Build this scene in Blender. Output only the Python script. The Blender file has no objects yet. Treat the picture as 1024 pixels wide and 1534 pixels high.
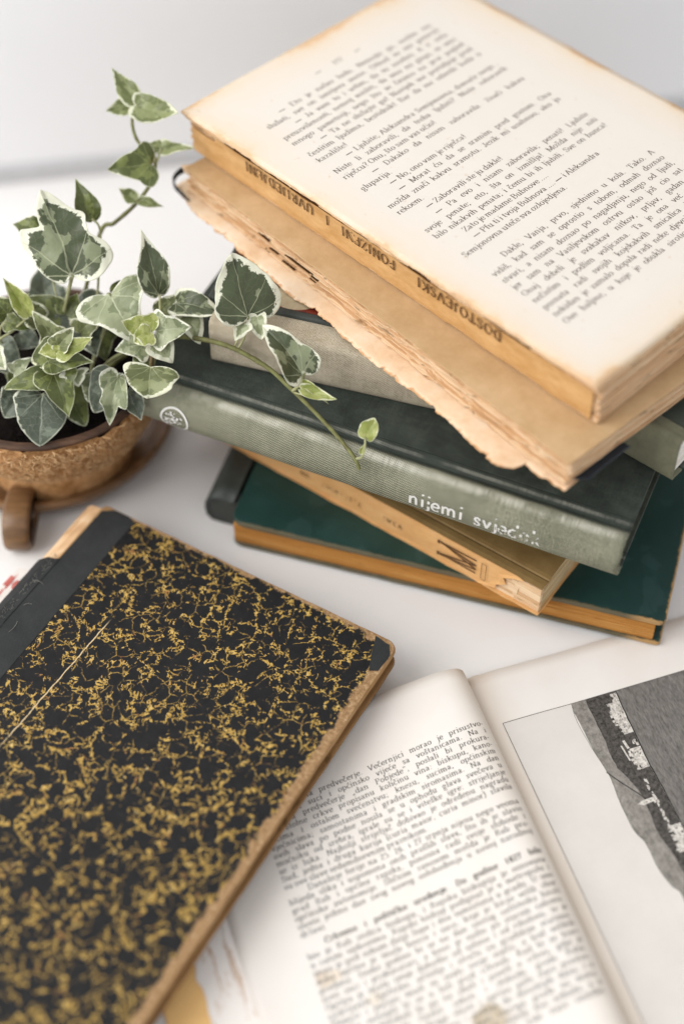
import bpy, bmesh, math, random
import numpy as np
from mathutils import Vector, Matrix, noise as mnoise
random.seed(7)
R = math.radians
SC = bpy.context.scene
COL = SC.collection
S = 0.01                       # every length below is in centimetres; one Blender unit is a metre

# ------------------------------------------------------------------ camera
cam_d = bpy.data.cameras.new("camera")
cam = bpy.data.objects.new("camera", cam_d)
COL.objects.link(cam)
cam.location = (0, 0, 48 * S)
cam.rotation_euler = (R(90 - 50.7), 0, 0)
cam_d.sensor_fit = 'VERTICAL'
cam_d.sensor_height = 36.0
cam_d.lens = 2290 / 1534 * 36.0
cam_d.clip_start = 0.01
cam_d.clip_end = 50
cam_d.dof.use_dof = True
cam_d.dof.focus_distance = 55.3 * S
cam_d.dof.aperture_fstop = 2.9
SC.camera = cam

# ------------------------------------------------------------------ room light
world = bpy.data.worlds.new("World")
SC.world = world
world.use_nodes = True
bg = world.node_tree.nodes["Background"]
bg.inputs[0].default_value = (0.945, 0.96, 1.0, 1)
bg.inputs[1].default_value = 0.76

def area(name, loc, target, size, size_y, power, color):
    d = bpy.data.lights.new(name, 'AREA')
    d.shape = 'RECTANGLE'
    d.size = size * S
    d.size_y = size_y * S
    d.energy = power
    d.color = color
    o = bpy.data.objects.new(name, d)
    COL.objects.link(o)
    o.location = Vector(loc) * S
    o.rotation_euler = (Vector(target) - Vector(loc)).to_track_quat('-Z', 'Y').to_euler()
    return o

area("window_light", (-90, 12, 80), (0, 50, 4), 90, 110, 13.5, (1.0, 0.98, 0.96))
SC.view_settings.view_transform = 'Standard'
SC.view_settings.look = 'None'
SC.view_settings.exposure = 0.07
SC.view_settings.gamma = 1.0

# ------------------------------------------------------------------ node helper
def lin(h):
    h = h.lstrip('#')
    o = []
    for i in (0, 2, 4):
        c = int(h[i:i + 2], 16) / 255
        o.append(c / 12.92 if c <= 0.04045 else ((c + 0.055) / 1.055) ** 2.4)
    return (o[0], o[1], o[2], 1.0)

class N:
    def __init__(s, name, rough=0.7, spec=0.3):
        s.mat = bpy.data.materials.new(name)
        s.mat.use_nodes = True
        s.t = s.mat.node_tree
        s.b = s.t.nodes["Principled BSDF"]
        s.b.inputs["Roughness"].default_value = rough
        s.b.inputs["Specular IOR Level"].default_value = spec
        s._pos = None
    def nd(s, t):
        return s.t.nodes.new(t)
    def put(s, sock, v):
        if isinstance(v, bpy.types.NodeSocket):
            s.t.links.new(v, sock)
        elif isinstance(v, str):
            sock.default_value = lin(v)
        else:
            sock.default_value = v
    def pos(s):
        if s._pos is None:
            tc = s.nd("ShaderNodeTexCoord")
            s._pos = s.scale(tc.outputs["Object"], (100, 100, 100))
        return s._pos
    def uv(s):
        return s.nd("ShaderNodeTexCoord").outputs["UV"]
    def scale(s, vec, k):
        n = s.nd("ShaderNodeVectorMath")
        n.operation = 'MULTIPLY'
        s.put(n.inputs[0], vec)
        n.inputs[1].default_value = k
        return n.outputs[0]
    def vadd(s, a, b):
        n = s.nd("ShaderNodeVectorMath")
        s.put(n.inputs[0], a)
        s.put(n.inputs[1], b)
        return n.outputs[0]
    def noise(s, scale, detail=3, rough=0.55, vec=None, color=False):
        n = s.nd("ShaderNodeTexNoise")
        s.put(n.inputs["Vector"], vec if vec is not None else s.pos())
        n.inputs["Scale"].default_value = scale
        n.inputs["Detail"].default_value = detail
        n.inputs["Roughness"].default_value = rough
        return n.outputs["Color" if color else "Fac"]
    def warp(s, vec, scale, amt, detail=2):
        c = s.noise(scale, detail, 0.5, vec, True)
        n = s.nd("ShaderNodeVectorMath")
        n.operation = 'MULTIPLY_ADD'
        s.put(n.inputs[0], c)
        n.inputs[1].default_value = (amt, amt, amt)
        n.inputs[2].default_value = (-amt / 2,) * 3
        return s.vadd(vec, n.outputs[0])
    def vor(s, scale, feature='DISTANCE_TO_EDGE', vec=None, dim='3D'):
        n = s.nd("ShaderNodeTexVoronoi")
        n.voronoi_dimensions = dim
        n.feature = feature
        s.put(n.inputs["Vector"], vec if vec is not None else s.pos())
        n.inputs["Scale"].default_value = scale
        return n.outputs["Distance"]
    def m(s, op, a, b=0.0, c=None, clamp=False):
        n = s.nd("ShaderNodeMath")
        n.operation = op
        n.use_clamp = clamp
        s.put(n.inputs[0], a)
        s.put(n.inputs[1], b)
        if c is not None:
            s.put(n.inputs[2], c)
        return n.outputs[0]
    def step(s, v, lo, hi):
        n = s.nd("ShaderNodeMapRange")
        n.interpolation_type = 'SMOOTHSTEP'
        s.put(n.inputs[0], v)
        s.put(n.inputs[1], lo)
        s.put(n.inputs[2], hi)
        return n.outputs[0]
    def sep(s, vec=None):
        n = s.nd("ShaderNodeSeparateXYZ")
        s.put(n.inputs[0], vec if vec is not None else s.pos())
        return n.outputs
    def comb(s, x, y, z):
        n = s.nd("ShaderNodeCombineXYZ")
        for i, v in enumerate((x, y, z)):
            s.put(n.inputs[i], v)
        return n.outputs[0]
    def mix(s, f, a, b, mode='MIX'):
        n = s.nd("ShaderNodeMix")
        n.data_type = 'RGBA'
        n.blend_type = mode
        s.put(n.inputs[0], f)
        s.put(n.inputs[6], a)
        s.put(n.inputs[7], b)
        return n.outputs[2]
    def ramp(s, f, stops):
        n = s.nd("ShaderNodeValToRGB")
        s.put(n.inputs[0], f)
        e = n.color_ramp.elements
        while len(e) < len(stops):
            e.new(0.5)
        for k, (p, c) in enumerate(stops):
            e[k].position = p
            e[k].color = lin(c)
        return n.outputs[0]
    def attr(s, name):
        n = s.nd("ShaderNodeAttribute")
        n.attribute_name = name
        return n.outputs["Fac"]
    def rnd(s):
        return s.nd("ShaderNodeObjectInfo").outputs["Random"]
    def bump(s, h, strength=0.3, dist=0.02):
        n = s.nd("ShaderNodeBump")
        n.inputs["Strength"].default_value = strength
        n.inputs["Distance"].default_value = dist * S
        s.put(n.inputs["Height"], h)
        s.t.links.new(n.outputs[0], s.b.inputs["Normal"])
    def out(s, color, rough=None):
        s.put(s.b.inputs["Base Color"], color)
        if rough is not None:
            s.put(s.b.inputs["Roughness"], rough)
        return s.mat

# ------------------------------------------------------------------ materials
def m_plain(name, hexc, rough=0.7, spec=0.3, var=0.25, sc=1.5):
    n = N(name, rough, spec)
    f = n.noise(sc, 5, 0.6)
    g = n.noise(sc * 14, 3, 0.6)
    v = n.m('ADD', n.m('MULTIPLY', f, 0.6), n.m('MULTIPLY', g, 0.4))
    d = n.mix(1.0, hexc, n.ramp(v, [(0.25, '%02x%02x%02x' % ((int(255 * (1 - var)),) * 3)), (0.75, 'ffffff')]), 'MULTIPLY')
    n.bump(g, 0.15, 0.02)
    return n.out(d)

def m_table():
    n = N("white_table", 0.42, 0.35)
    f = n.noise(0.12, 4, 0.6)
    g = n.noise(9, 3, 0.6)
    n.bump(g, 0.05, 0.01)
    return n.out(n.ramp(f, [(0.3, 'e9e7e4'), (0.7, 'eeecea')]))

def m_wall():
    n = N("white_wall", 0.85, 0.2)
    f = n.noise(0.08, 4, 0.6)
    n.bump(n.noise(4, 4, 0.6), 0.15, 0.05)
    return n.out(n.ramp(f, [(0.3, 'f0f0f1'), (0.7, 'f4f4f4')]))

def edge_dist(n, x0, x1, y0, y1):
    x, y, z = n.sep()
    a = n.m('MINIMUM', n.m('SUBTRACT', x, x0), n.m('SUBTRACT', x1, x))
    b = n.m('MINIMUM', n.m('SUBTRACT', y, y0), n.m('SUBTRACT', y1, y))
    return n.m('MINIMUM', a, b), x, y, z

def m_aged_page():
    n = N("aged_page_paper", 0.85, 0.15)
    d, x, y, z = edge_dist(n, 0, 21.4, 0, 14.45)
    # acid browning that came in deepest from the top corner
    k = n.m('ADD', 0.75, n.m('MULTIPLY', x, 0.012))
    d2 = n.m('ADD', n.m('MULTIPLY', d, k), n.m('MULTIPLY', n.m('SUBTRACT', n.noise(0.35, 4), 0.5), 1.6))
    d2 = n.m('ADD', d2, n.m('MULTIPLY', n.m('SUBTRACT', n.noise(6, 3), 0.5), 0.25))
    c = n.ramp(n.m('DIVIDE', d2, 4.0, clamp=True), [(0.0, 'dab791'), (0.022, 'e1c9aa'), (0.065, 'e3d2bc'), (0.18, 'e3d7c7'), (0.45, 'e2dacf')])
    fx = n.step(n.noise(3.2, 2), 0.69, 0.78)
    c = n.mix(n.m('MULTIPLY', fx, 0.25), c, 'c49a62')
    n.bump(n.m('ADD', n.noise(0.5, 2), n.m('MULTIPLY', n.noise(30, 2), 0.05)), 0.35, 0.06)
    return n.out(c)

def m_edges(name, c0, c1, c2, freq=26.0, dark='5a3a1c'):
    """cut or broken paper edges: thin strata, each its own tone"""
    n = N(name, 0.85, 0.15)
    x, y, z = n.sep()
    v = n.comb(n.m('MULTIPLY', x, 0.35), n.m('MULTIPLY', y, 0.35), n.m('MULTIPLY', z, freq))
    f = n.noise(1.0, 4, 0.65, v)
    g = n.noise(0.6, 4, 0.6)
    t = n.attr("tone")
    k = n.m('ADD', n.m('MULTIPLY', f, 0.55), n.m('ADD', n.m('MULTIPLY', g, 0.2), n.m('MULTIPLY', t, 0.3)))
    c = n.ramp(k, [(0.22, c0), (0.5, c1), (0.72, c2)])
    v2 = n.comb(n.m('MULTIPLY', x, 0.8), n.m('MULTIPLY', y, 0.8), n.m('MULTIPLY', z, freq * 0.6))
    s = n.step(n.noise(1.0, 3, 0.6, v2), 0.59, 0.66)
    c = n.mix(n.m('MULTIPLY', s, 0.5), c, dark)
    n.bump(f, 0.6, 0.04)
    return n.out(c)

def m_cloth(name, base, light, dark, pitch, amount=0.5, wear='b9b79f', wear_lo=0.62, rough=0.8):
    """woven bookcloth: over-and-under threads with slubs and rubbed places"""
    n = N(name, rough, 0.25)
    p = n.warp(n.pos(), 3.0, 0.03)
    x, y, z = n.sep(p)
    k = 2 * math.pi / pitch
    yy = n.m('ADD', y, n.m('MULTIPLY', z, 0.97))
    a = n.m('SINE', n.m('MULTIPLY', x, k))
    b = n.m('SINE', n.m('MULTIPLY', yy, k))
    w = n.m('MULTIPLY_ADD', n.m('MULTIPLY', a, b), 0.5, 0.5)
    slx = n.noise(1.0, 2, 0.6, n.comb(n.m('MULTIPLY', x, 0.8), n.m('MULTIPLY', yy, 14.0), 0.0))
    sly = n.noise(1.0, 2, 0.6, n.comb(n.m('MULTIPLY', x, 14.0), n.m('MULTIPLY', yy, 0.8), 3.0))
    gr = n.m('ADD', n.noise(15.0, 1, 0.6), n.noise(32.0, 1, 0.6, n.vadd(n.pos(), (3, 3, 3))))
    h = n.m('ADD', n.m('MULTIPLY', w, 0.42), n.m('ADD', n.m('MULTIPLY', n.m('ADD', slx, sly), 0.16), n.m('MULTIPLY', n.m('SUBTRACT', gr, 0.5), 0.36)))
    blot = n.noise(0.7, 5, 0.65)
    c = n.ramp(n.m('ADD', n.m('MULTIPLY', h, amount), n.m('MULTIPLY', blot, 1 - amount)), [(0.3, dark), (0.5, base), (0.75, light)])
    sp = n.m('MULTIPLY', n.step(n.noise(1.1, 6, 0.75), wear_lo, wear_lo + 0.08), n.step(w, 0.35, 0.8))
    c = n.mix(n.m('MULTIPLY', sp, 0.6), c, wear)
    n.bump(h, 0.45, 0.025)
    return n.out(c)

def m_faded_spine():
    """cloth case whose spine has faded to grey green while the boards stayed dark; threads rubbed bare on the ridge"""
    n = N("faded_green_bookcloth", 0.78, 0.25)
    p = n.warp(n.pos(), 3.0, 0.03)
    x, y, z = n.sep(p)
    pitch = 0.105
    k = 2 * math.pi / pitch
    yy = n.m('ADD', y, n.m('MULTIPLY', z, 0.97))
    a = n.m('SINE', n.m('MULTIPLY', x, k))
    b = n.m('SINE', n.m('MULTIPLY', yy, k))
    w = n.m('MULTIPLY_ADD', n.m('MULTIPLY', a, b), 0.5, 0.5)
    slx = n.noise(1.0, 2, 0.6, n.comb(n.m('MULTIPLY', x, 0.9), n.m('MULTIPLY', yy, 15.0), 0.0))
    sly = n.noise(1.0, 2, 0.6, n.comb(n.m('MULTIPLY', x, 15.0), n.m('MULTIPLY', yy, 0.9), 3.0))
    gr = n.m('ADD', n.noise(15.0, 1, 0.6), n.noise(32.0, 1, 0.6, n.vadd(n.pos(), (3, 3, 3))))
    h = n.m('ADD', n.m('MULTIPLY', w, 0.56), n.m('ADD', n.m('MULTIPLY', n.m('ADD', slx, sly), 0.12), n.m('MULTIPLY', n.m('SUBTRACT', gr, 0.5), 0.22)))
    blot = n.noise(0.55, 5, 0.65)
    t = n.m('ADD', n.m('MULTIPLY', h, 0.84), n.m('MULTIPLY', blot, 0.16))
    pale = n.ramp(t, [(0.35, '3b3d32'), (0.46, '5b5d4d'), (0.56, '7a7c66'), (0.69, 'c8c4aa')])
    darkc = n.ramp(t, [(0.3, '191d1a'), (0.5, '323832'), (0.7, '50574f'), (0.86, '7a8074')])
    px, py, pz = n.sep()
    f = n.step(n.m('ADD', py, n.m('MULTIPLY', n.m('SUBTRACT', n.noise(1.3, 4), 0.5), 0.25)), 0.16, 0.42)
    c = n.mix(f, pale, darkc)
    ridge = n.m('SUBTRACT', 1.0, n.step(n.m('ABSOLUTE', n.m('SUBTRACT', py, 0.02)), 0.03, 0.26))
    ridge = n.m('MULTIPLY', ridge, n.step(pz, 1.6, 1.95))
    ridge2 = n.m('SUBTRACT', 1.0, n.step(n.m('ABSOLUTE', n.m('SUBTRACT', py, 0.72)), 0.02, 0.1))
    thread = n.step(n.m('ADD', n.m('MULTIPLY', w, 0.6), n.m('MULTIPLY', sly, 0.6)), 0.42, 0.72)
    rub = n.m('MULTIPLY', n.m('ADD', n.m('MULTIPLY', ridge, 1.0), n.m('MULTIPLY', ridge2, 0.35)), thread)
    rub = n.m('MULTIPLY', rub, n.step(n.noise(0.8, 3), 0.3, 0.6))
    c = n.mix(rub, c, 'e0dccb')
    n.bump(h, 0.5, 0.03)
    return n.out(c)

def m_marbled():
    """shell marbled paper: black drops of colour pushed apart, ochre size showing in veins between them"""
    n = N("marbled_paper", 0.5, 0.22)
    p0 = n.pos()
    x, y, z = n.sep()
    p = n.comb(x, y, 0.0)
    pw = n.warp(n.warp(p, 0.9, 0.6), 4.0, 0.16)
    lo = n.m('MULTIPLY', n.m('SUBTRACT', n.noise(0.55, 3, 0.6, p), 0.5), 0.24)
    ji = n.m('MULTIPLY', n.m('SUBTRACT', n.noise(12, 3, 0.75, p), 0.5), 0.16)
    gap = None
    for (sc_, r_, off) in ((1.2, 0.37, 0.0), (2.1, 0.345, 4.3), (3.6, 0.33, 8.9), (6.2, 0.32, 2.7), (11.0, 0.30, 6.1)):
        d_ = n.vor(sc_, 'F1', n.vadd(n.warp(pw, 6.0 + sc_, 0.10), (off, off * 1.7, 0)), '2D')
        g_ = n.m('DIVIDE', n.m('SUBTRACT', n.m('ADD', d_, n.m('ADD', ji, lo)), r_), sc_)
        gap = g_ if gap is None else n.m('MINIMUM', gap, g_)
    mk = n.step(gap, -0.004, 0.007)
    thin = n.vor(1.85, 'DISTANCE_TO_EDGE', n.vadd(n.warp(pw, 7.0, 0.1), (1.7, 3.3, 0)), '2D')
    tl = n.m('SUBTRACT', 1.0, n.step(n.m('ADD', thin, n.m('MULTIPLY', ji, 0.75)), 0.010, 0.05))
    tl = n.m('MULTIPLY', tl, n.step(n.noise(1.6, 4, 0.7, n.vadd(p, (3, 8, 1))), 0.47, 0.60))
    mk = n.m('MAXIMUM', mk, n.m('MULTIPLY', tl, 0.7))
    vein = n.ramp(n.noise(4.0, 4, 0.7, p), [(0.28, '64522a'), (0.43, 'a0803f'), (0.58, 'c6a355'), (0.75, 'd4c091')])
    vein = n.mix(n.m('MULTIPLY', n.step(n.noise(2.4, 3, 0.6, n.vadd(p, (7, 1, 4))), 0.6, 0.7), 0.55), vein, '7c3b35')
    black = n.ramp(n.noise(3.0, 4, 0.6, p), [(0.3, '131314'), (0.7, '1e1e1f')])
    c = n.mix(mk, black, vein)
    # rubbed flecks where the paper shows through
    fl = n.m('MULTIPLY', n.step(n.noise(11, 5, 0.75, p), 0.70, 0.75), n.step(n.noise(0.8, 3, 0.6, n.vadd(p, (2, 2, 8))), 0.42, 0.6))
    c = n.mix(n.m('MULTIPLY', fl, 0.8), c, 'b8a98a')
    # one long scratch
    dx = n.m('ABSOLUTE', n.m('SUBTRACT', x, n.m('MULTIPLY_ADD', y, 0.027, n.m('MULTIPLY_ADD', n.noise(2.0, 3, 0.6, p), 0.12, 3.5))))
    sc = n.m('MULTIPLY', n.m('SUBTRACT', 1.0, n.step(dx, 0.008, 0.035)), n.m('MULTIPLY', n.step(y, -10.9, -9.6), n.m('SUBTRACT', 1.0, n.step(y, -4.6, -4.0))))
    sc = n.m('MULTIPLY', sc, n.step(n.noise(5, 3, 0.7, n.vadd(p, (4, 4, 1))), 0.3, 0.45))
    c = n.mix(sc, c, 'd8bf92')
    # board laid bare along head and fore-edge, ragged
    e = n.m('MINIMUM', n.m('SUBTRACT', 13.1, x), n.m('SUBTRACT', 0.28, y))
    e = n.m('ADD', e, n.m('MULTIPLY', n.m('SUBTRACT', n.noise(1.6, 5, 0.7, p), 0.5), 0.95))
    lim = n.m('MULTIPLY_ADD', n.step(x, 9.0, 13.0), 0.2, 0.14)
    we = n.m('SUBTRACT', 1.0, n.step(e, n.m('SUBTRACT', lim, 0.08), n.m('ADD', lim, 0.05)))
    bare = n.ramp(n.noise(7, 4, 0.7), [(0.3, '7a5d3e'), (0.55, 'a3825c'), (0.75, 'c4ad8a')])
    c = n.mix(we, c, bare)
    n.bump(n.m('ADD', n.noise(12, 4, 0.7), n.m('MULTIPLY', we, -0.8)), 0.25, 0.02)
    return n.out(c, n.m('MULTIPLY_ADD', we, 0.35, 0.48))

def m_teal():
    n = N("teal_bookcloth", 0.5, 0.35)
    b = n.noise(0.45, 4, 0.6)
    s = n.step(n.noise(0.6, 3, 0.5, n.vadd(n.warp(n.pos(), 0.8, 1.2), (3, 1, 0))), 0.56, 0.6)
    c = n.ramp(b, [(0.3, '16342f'), (0.55, '1b3b36'), (0.8, '244540')])
    c = n.mix(n.m('MULTIPLY', s, 0.10), c, '54716f')
    sp = n.step(n.noise(5, 4, 0.7), 0.74, 0.78)
    c = n.mix(n.m('MULTIPLY', sp, 0.3), c, '7f9492')
    x, y, z = n.sep()
    e = n.m('ADD', n.m('MINIMUM', y, n.m('SUBTRACT', 17.1, x)), n.m('MULTIPLY', n.m('SUBTRACT', n.noise(3, 4, 0.7), 0.5), 0.25))
    corner = n.m('MAXIMUM', n.step(x, 15.2, 16.4), 0.25)
    we = n.m('MULTIPLY', n.m('SUBTRACT', 1.0, n.step(e, 0.02, 0.12)), corner)
    c = n.mix(we, c, 'b08a58')
    n.bump(n.noise(28, 2, 0.6), 0.25, 0.02)
    return n.out(c, n.m('MULTIPLY_ADD', b, 0.25, 0.38))

def m_open_page(name, left):
    n = N(name, 0.75, 0.2)
    x, y, z = n.sep()
    f = n.noise(0.3, 4, 0.6)
    c = n.ramp(f, [(0.3, 'e6dfd6'), (0.7, 'ebe6df')])
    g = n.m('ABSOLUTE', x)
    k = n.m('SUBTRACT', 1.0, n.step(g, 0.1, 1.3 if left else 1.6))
    c = n.mix(n.m('MULTIPLY', k, 0.35), c, 'dcc5a6')  # cream shading of the gutter, painted into the paper colour
    if left:
        for (sx, sy, r, col, amt) in ((-4.1, -12.4, 0.75, 'a8905c', 0.75), (-8.4, -9.3, 0.4, 'd9b98a', 0.5), (-7.3, -10.4, 0.3, 'd9c29a', 0.4)):
            dx = n.m('SUBTRACT', x, sx)
            dy = n.m('MULTIPLY', n.m('SUBTRACT', y, sy), 1.3)
            d = n.m('SQRT', n.m('ADD', n.m('MULTIPLY', dx, dx), n.m('MULTIPLY', dy, dy)))
            d = n.m('ADD', d, n.m('MULTIPLY', n.m('SUBTRACT', n.noise(1.6, 4, 0.6), 0.5), 0.9))
            st = n.m('SUBTRACT', 1.0, n.step(d, r * 0.75, r))
            st = n.m('MULTIPLY', st, n.m('MULTIPLY_ADD', n.noise(4, 3), 0.8, 0.3))
            c = n.mix(n.m('MULTIPLY', st, amt), c, col)
    n.bump(n.noise(0.5, 3), 0.3, 0.05)
    return n.out(c)

def m_tone(name, dark, light, sc=(14, 14, 14), detail=5, lo=0.35, hi=0.65, rough=0.55):
    n = N(name, rough, 0.25)
    v = n.scale(n.pos(), sc)
    return n.out(n.ramp(n.noise(1.0, detail, 0.75, v), [(lo, dark), (hi, light)]))

def m_ink(name, hexc):
    n = N(name, 0.8, 0.15)
    return n.out(n.mix(n.step(n.noise(40, 2), 0.4, 0.7), hexc, '%02x%02x%02x' % tuple(min(255, int(int(hexc[i:i + 2], 16) * 1.25 + 8)) for i in (0, 2, 4))))

def m_leaf(name, dark, mid, cream, vein, margin=0.8, patch=0.5, trans=0.12, netamt=0.12):
    n = N(name, 0.36, 0.42)
    n.b.inputs["Subsurface Weight"].default_value = 0.0
    uv0 = n.uv()
    r = n.m('MULTIPLY', n.rnd(), 37.0)
    uv = n.warp(n.warp(n.vadd(uv0, n.comb(0.0, 0.0, r)), 2.2, 0.10), 9.0, 0.025)
    u, v, _ = n.sep(uv)
    q = n.comb(u, v, r)
    t = n.attr("rim")
    net = n.vor(9.0, vec=n.warp(q, 5, 0.12))
    n1 = n.noise(2.6, 2, 0.5, q)
    n2 = n.noise(13, 4, 0.75, q)
    seg = n.step(n.m('ADD', n.noise(3.0, 2, 0.5, n.warp(n.warp(q, 5, 0.14), 16, 0.09)), n.m('MULTIPLY', n.m('SUBTRACT', n2, 0.5), 0.16)), patch - 0.015, patch + 0.015)
    c = n.mix(seg, dark, mid)
    c = n.mix(n.m('MULTIPLY', n.noise(9, 4, 0.7, q), 0.35), c, dark)
    mm = n.m('ADD', t, n.m('ADD', n.m('MULTIPLY', n.m('SUBTRACT', n1, 0.5), 0.62), n.m('MULTIPLY', n.m('SUBTRACT', n2, 0.5), 0.42)))
    mg = n.m('MAXIMUM', n.step(mm, margin, margin + 0.03), n.m('MULTIPLY', n.step(t, 0.94, 0.985), n.m('MULTIPLY_ADD', n.noise(3, 2, 0.5, q), 0.9, 0.25, True)))
    c = n.mix(mg, c, n.mix(n.noise(5, 3, 0.6, q), cream, 'e9ead6'))
    vm = 0.0
    for a in (0, 36, -36, 74, -74):
        ca, sa = math.cos(R(a)), math.sin(R(a))
        d = n.m('ABSOLUTE', n.m('SUBTRACT', n.m('MULTIPLY', u, sa), n.m('MULTIPLY', v, ca)))
        al = n.m('ADD', n.m('MULTIPLY', u, ca), n.m('MULTIPLY', v, sa))
        w = n.m('MULTIPLY_ADD', al, -0.014, 0.016 if a == 0 else 0.012)
        line = n.m('MULTIPLY', n.m('SUBTRACT', 1.0, n.step(d, n.m('MULTIPLY', w, 0.4), w)), n.step(al, -0.01, 0.02))
        vm = n.m('MAXIMUM', line, vm)
    netl = n.m('MULTIPLY', n.m('SUBTRACT', 1.0, n.step(net, 0.01, 0.04)), netamt)
    c = n.mix(n.m('MULTIPLY', n.m('MAXIMUM', vm, netl), 0.62), c, vein)
    n.bump(n.m('ADD', n.m('MULTIPLY', net, 0.5), n.m('MULTIPLY', vm, -0.5)), 0.35, 0.05)
    n.out(c)
    tr = n.nd("ShaderNodeBsdfTranslucent")
    n.put(tr.inputs[0], c)
    mx = n.nd("ShaderNodeMixShader")
    mx.inputs[0].default_value = trans
    n.t.links.new(n.b.outputs[0], mx.inputs[1])
    n.t.links.new(tr.outputs[0], mx.inputs[2])
    n.t.links.new(mx.outputs[0], n.t.nodes["Material Output"].inputs[0])
    return n.mat

def m_husk():
    n = N("coconut_husk_fibre", 0.9, 0.1)
    x, y, z = n.sep()
    f = n.noise(1.6, 6, 0.78)
    g = n.noise(14, 3, 0.7)
    k = n.m('ADD', n.m('MULTIPLY', f, 0.7), n.m('MULTIPLY', g, 0.3))
    c = n.ramp(k, [(0.3, '5a3c22'), (0.44, 'a87a4c'), (0.56, 'd2a473'), (0.75, 'e6c79c')])
    n.bump(k, 0.9, 0.12)
    return n.out(c)

def m_wood(name, a, b, c_, rough=0.35):
    n = N(name, rough, 0.4)
    f = n.noise(1.0, 4, 0.6, n.scale(n.pos(), (0.5, 2.5, 2.5)))
    n.bump(n.noise(9, 3), 0.12, 0.02)
    return n.out(n.ramp(f, [(0.3, a), (0.5, b), (0.72, c_)]))

def m_stem(name, a, b):
    n = N(name, 0.6, 0.3)
    return n.out(n.ramp(n.noise(2.5, 4, 0.6), [(0.35, a), (0.65, b)]))

M = {}
M['table'] = m_table()
M['wall'] = m_wall()
M['page'] = m_aged_page()
M['old_edges'] = m_edges("browned_page_edges", 'b08457', 'dab48a', 'edd5b2', 13)
M['old_spine'] = m_tone("browned_spine_paper", 'b88a52', 'd6ad78', (0.7, 2.0, 2.0), 5, 0.3, 0.7, 0.8)
M['ledge'] = m_tone("faded_paper_wrapper", 'b8966a', 'd0b188', (0.5, 0.5, 0.5), 6, 0.3, 0.7, 0.75)
M['torn'] = None
M['cream_edges'] = m_edges("cream_page_edges", 'b79a6d', 'd3bb90', 'e6d6b6', 20, '8a6a42')
M['tan_edges'] = m_edges("ochre_page_edges", 'a06a32', 'bb8443', 'cb9a5a', 16, '8a5a28')
M['white_edges'] = m_edges("pale_page_edges", 'c9c0b0', 'ded8cc', 'ebe7df', 20, '9a917f')
M['faded'] = m_faded_spine()
M['dark_cloth'] = m_cloth("dark_green_bookcloth", '323832', '596058', '191d1a', 0.085, 0.55, '7d8276', 0.66)
M['linen'] = m_cloth("beige_linen", 'ab9f88', 'd8cdb8', '5c523f', 0.10, 0.68, '8d7a5c', 0.60)
M['black_cloth'] = m_cloth("black_bookcloth", '2b2d2d', '3a3c3b', '1d1f1f', 0.07, 0.45, '6b6c66', 0.70, 0.7)
M['olive'] = m_cloth("olive_bookcloth", '777660', '8e8c74', '5a5a48', 0.08, 0.3, 'a09c80', 0.66)
M['grey_board'] = m_plain("grey_green_board", '4b5148', 0.6)
M['marbled'] = m_marbled()
M['bare_board'] = m_edges("bare_pasteboard", '6d4f30', '9c7850', 'bf9e74', 8, '3f2a16')
M['teal'] = m_teal()
M['tan_cover'] = m_tone("brown_paper_cover", '7a6038', '94794c', (0.6, 0.6, 0.6), 5, 0.3, 0.7, 0.6)
M['tan_paper'] = m_tone("tan_spine_paper", 'd19c60', 'e0b27a', (0.8, 2, 2), 5, 0.3, 0.7, 0.75)
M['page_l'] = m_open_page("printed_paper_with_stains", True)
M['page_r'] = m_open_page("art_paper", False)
M['orange'] = m_plain("orange_cover_paper", 'ffcf88', 0.7, 0.25, 0.06)
M['torn_white'] = m_tone("torn_white_paper", 'b89066', 'f0eae3', (2.2, 0.45, 1.0), 6, 0.34, 0.46, 0.85)
M['ink'] = m_ink("black_print", '463d35')
M['ink_soft'] = m_ink("grey_print", '3a3733')
M['ink_brown'] = m_ink("brown_black_print", '513a25')
M['white_ink'] = m_plain("white_foil_lettering", 'e6e4de', 0.6, 0.3, 0.1)
M['dark_crack'] = m_plain("dark_gap", '5a3f28', 0.95, 0.05)
M['navy'] = m_plain("navy_cloth_corner", '2b3138', 0.6)
M['husk'] = m_husk()
M['shell'] = m_wood("coconut_shell_rim", '2e1d12', '4a3222', '6b4d36', 0.65)
M['saucer'] = m_wood("brown_glazed_clay", '5a422c', '75573a', '8b6a48', 0.32)
M['soil'] = m_plain("black_potting_soil", '1b1512', 0.95, 0.1, 0.7, 4)
M['lf_dark'] = m_leaf("variegated_dark_leaf", '4c543a', '8f9675', 'e6e5cc', 'b5b996', 0.87, 0.57)
M['lf_grey'] = m_leaf("variegated_grey_leaf", '7b8461', 'a6ac88', 'e7e6d0', 'c3c7a5', 0.9, 0.5)
M['lf_slate'] = m_leaf("slate_green_leaf", '555d4e', '788170', 'cacdb4', 'b0b6a0', 0.985, 0.56, 0.1, 0.35)  # bluish dark of leaves lying in shade, put into their colour
M['lf_olive'] = m_leaf("olive_green_leaf", '5a6336', '7f884d', 'cfd29f', 'a5ac73', 0.985, 0.55, 0.2)
M['lf_olivecream'] = m_leaf("cream_edged_leaf", '6d744a', '949a6b', 'e2e2c0', 'b8bc8d', 0.86, 0.52, 0.2)
M['lf_cream'] = m_leaf("cream_leaf", '8f9770', 'b0b690', 'e5e5ca', 'c2c6a2', 0.66, 0.5, 0.22)
M['lf_lime'] = m_leaf("young_lime_leaf", '969f50', 'b5ba73', 'dbdda6', 'c8cc8c', 0.9, 0.5, 0.25)
M['lf_light'] = m_leaf("light_green_leaf", '757e4e', '9fa674', 'dddfb8', 'bbc092', 0.88, 0.52, 0.22)
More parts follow.
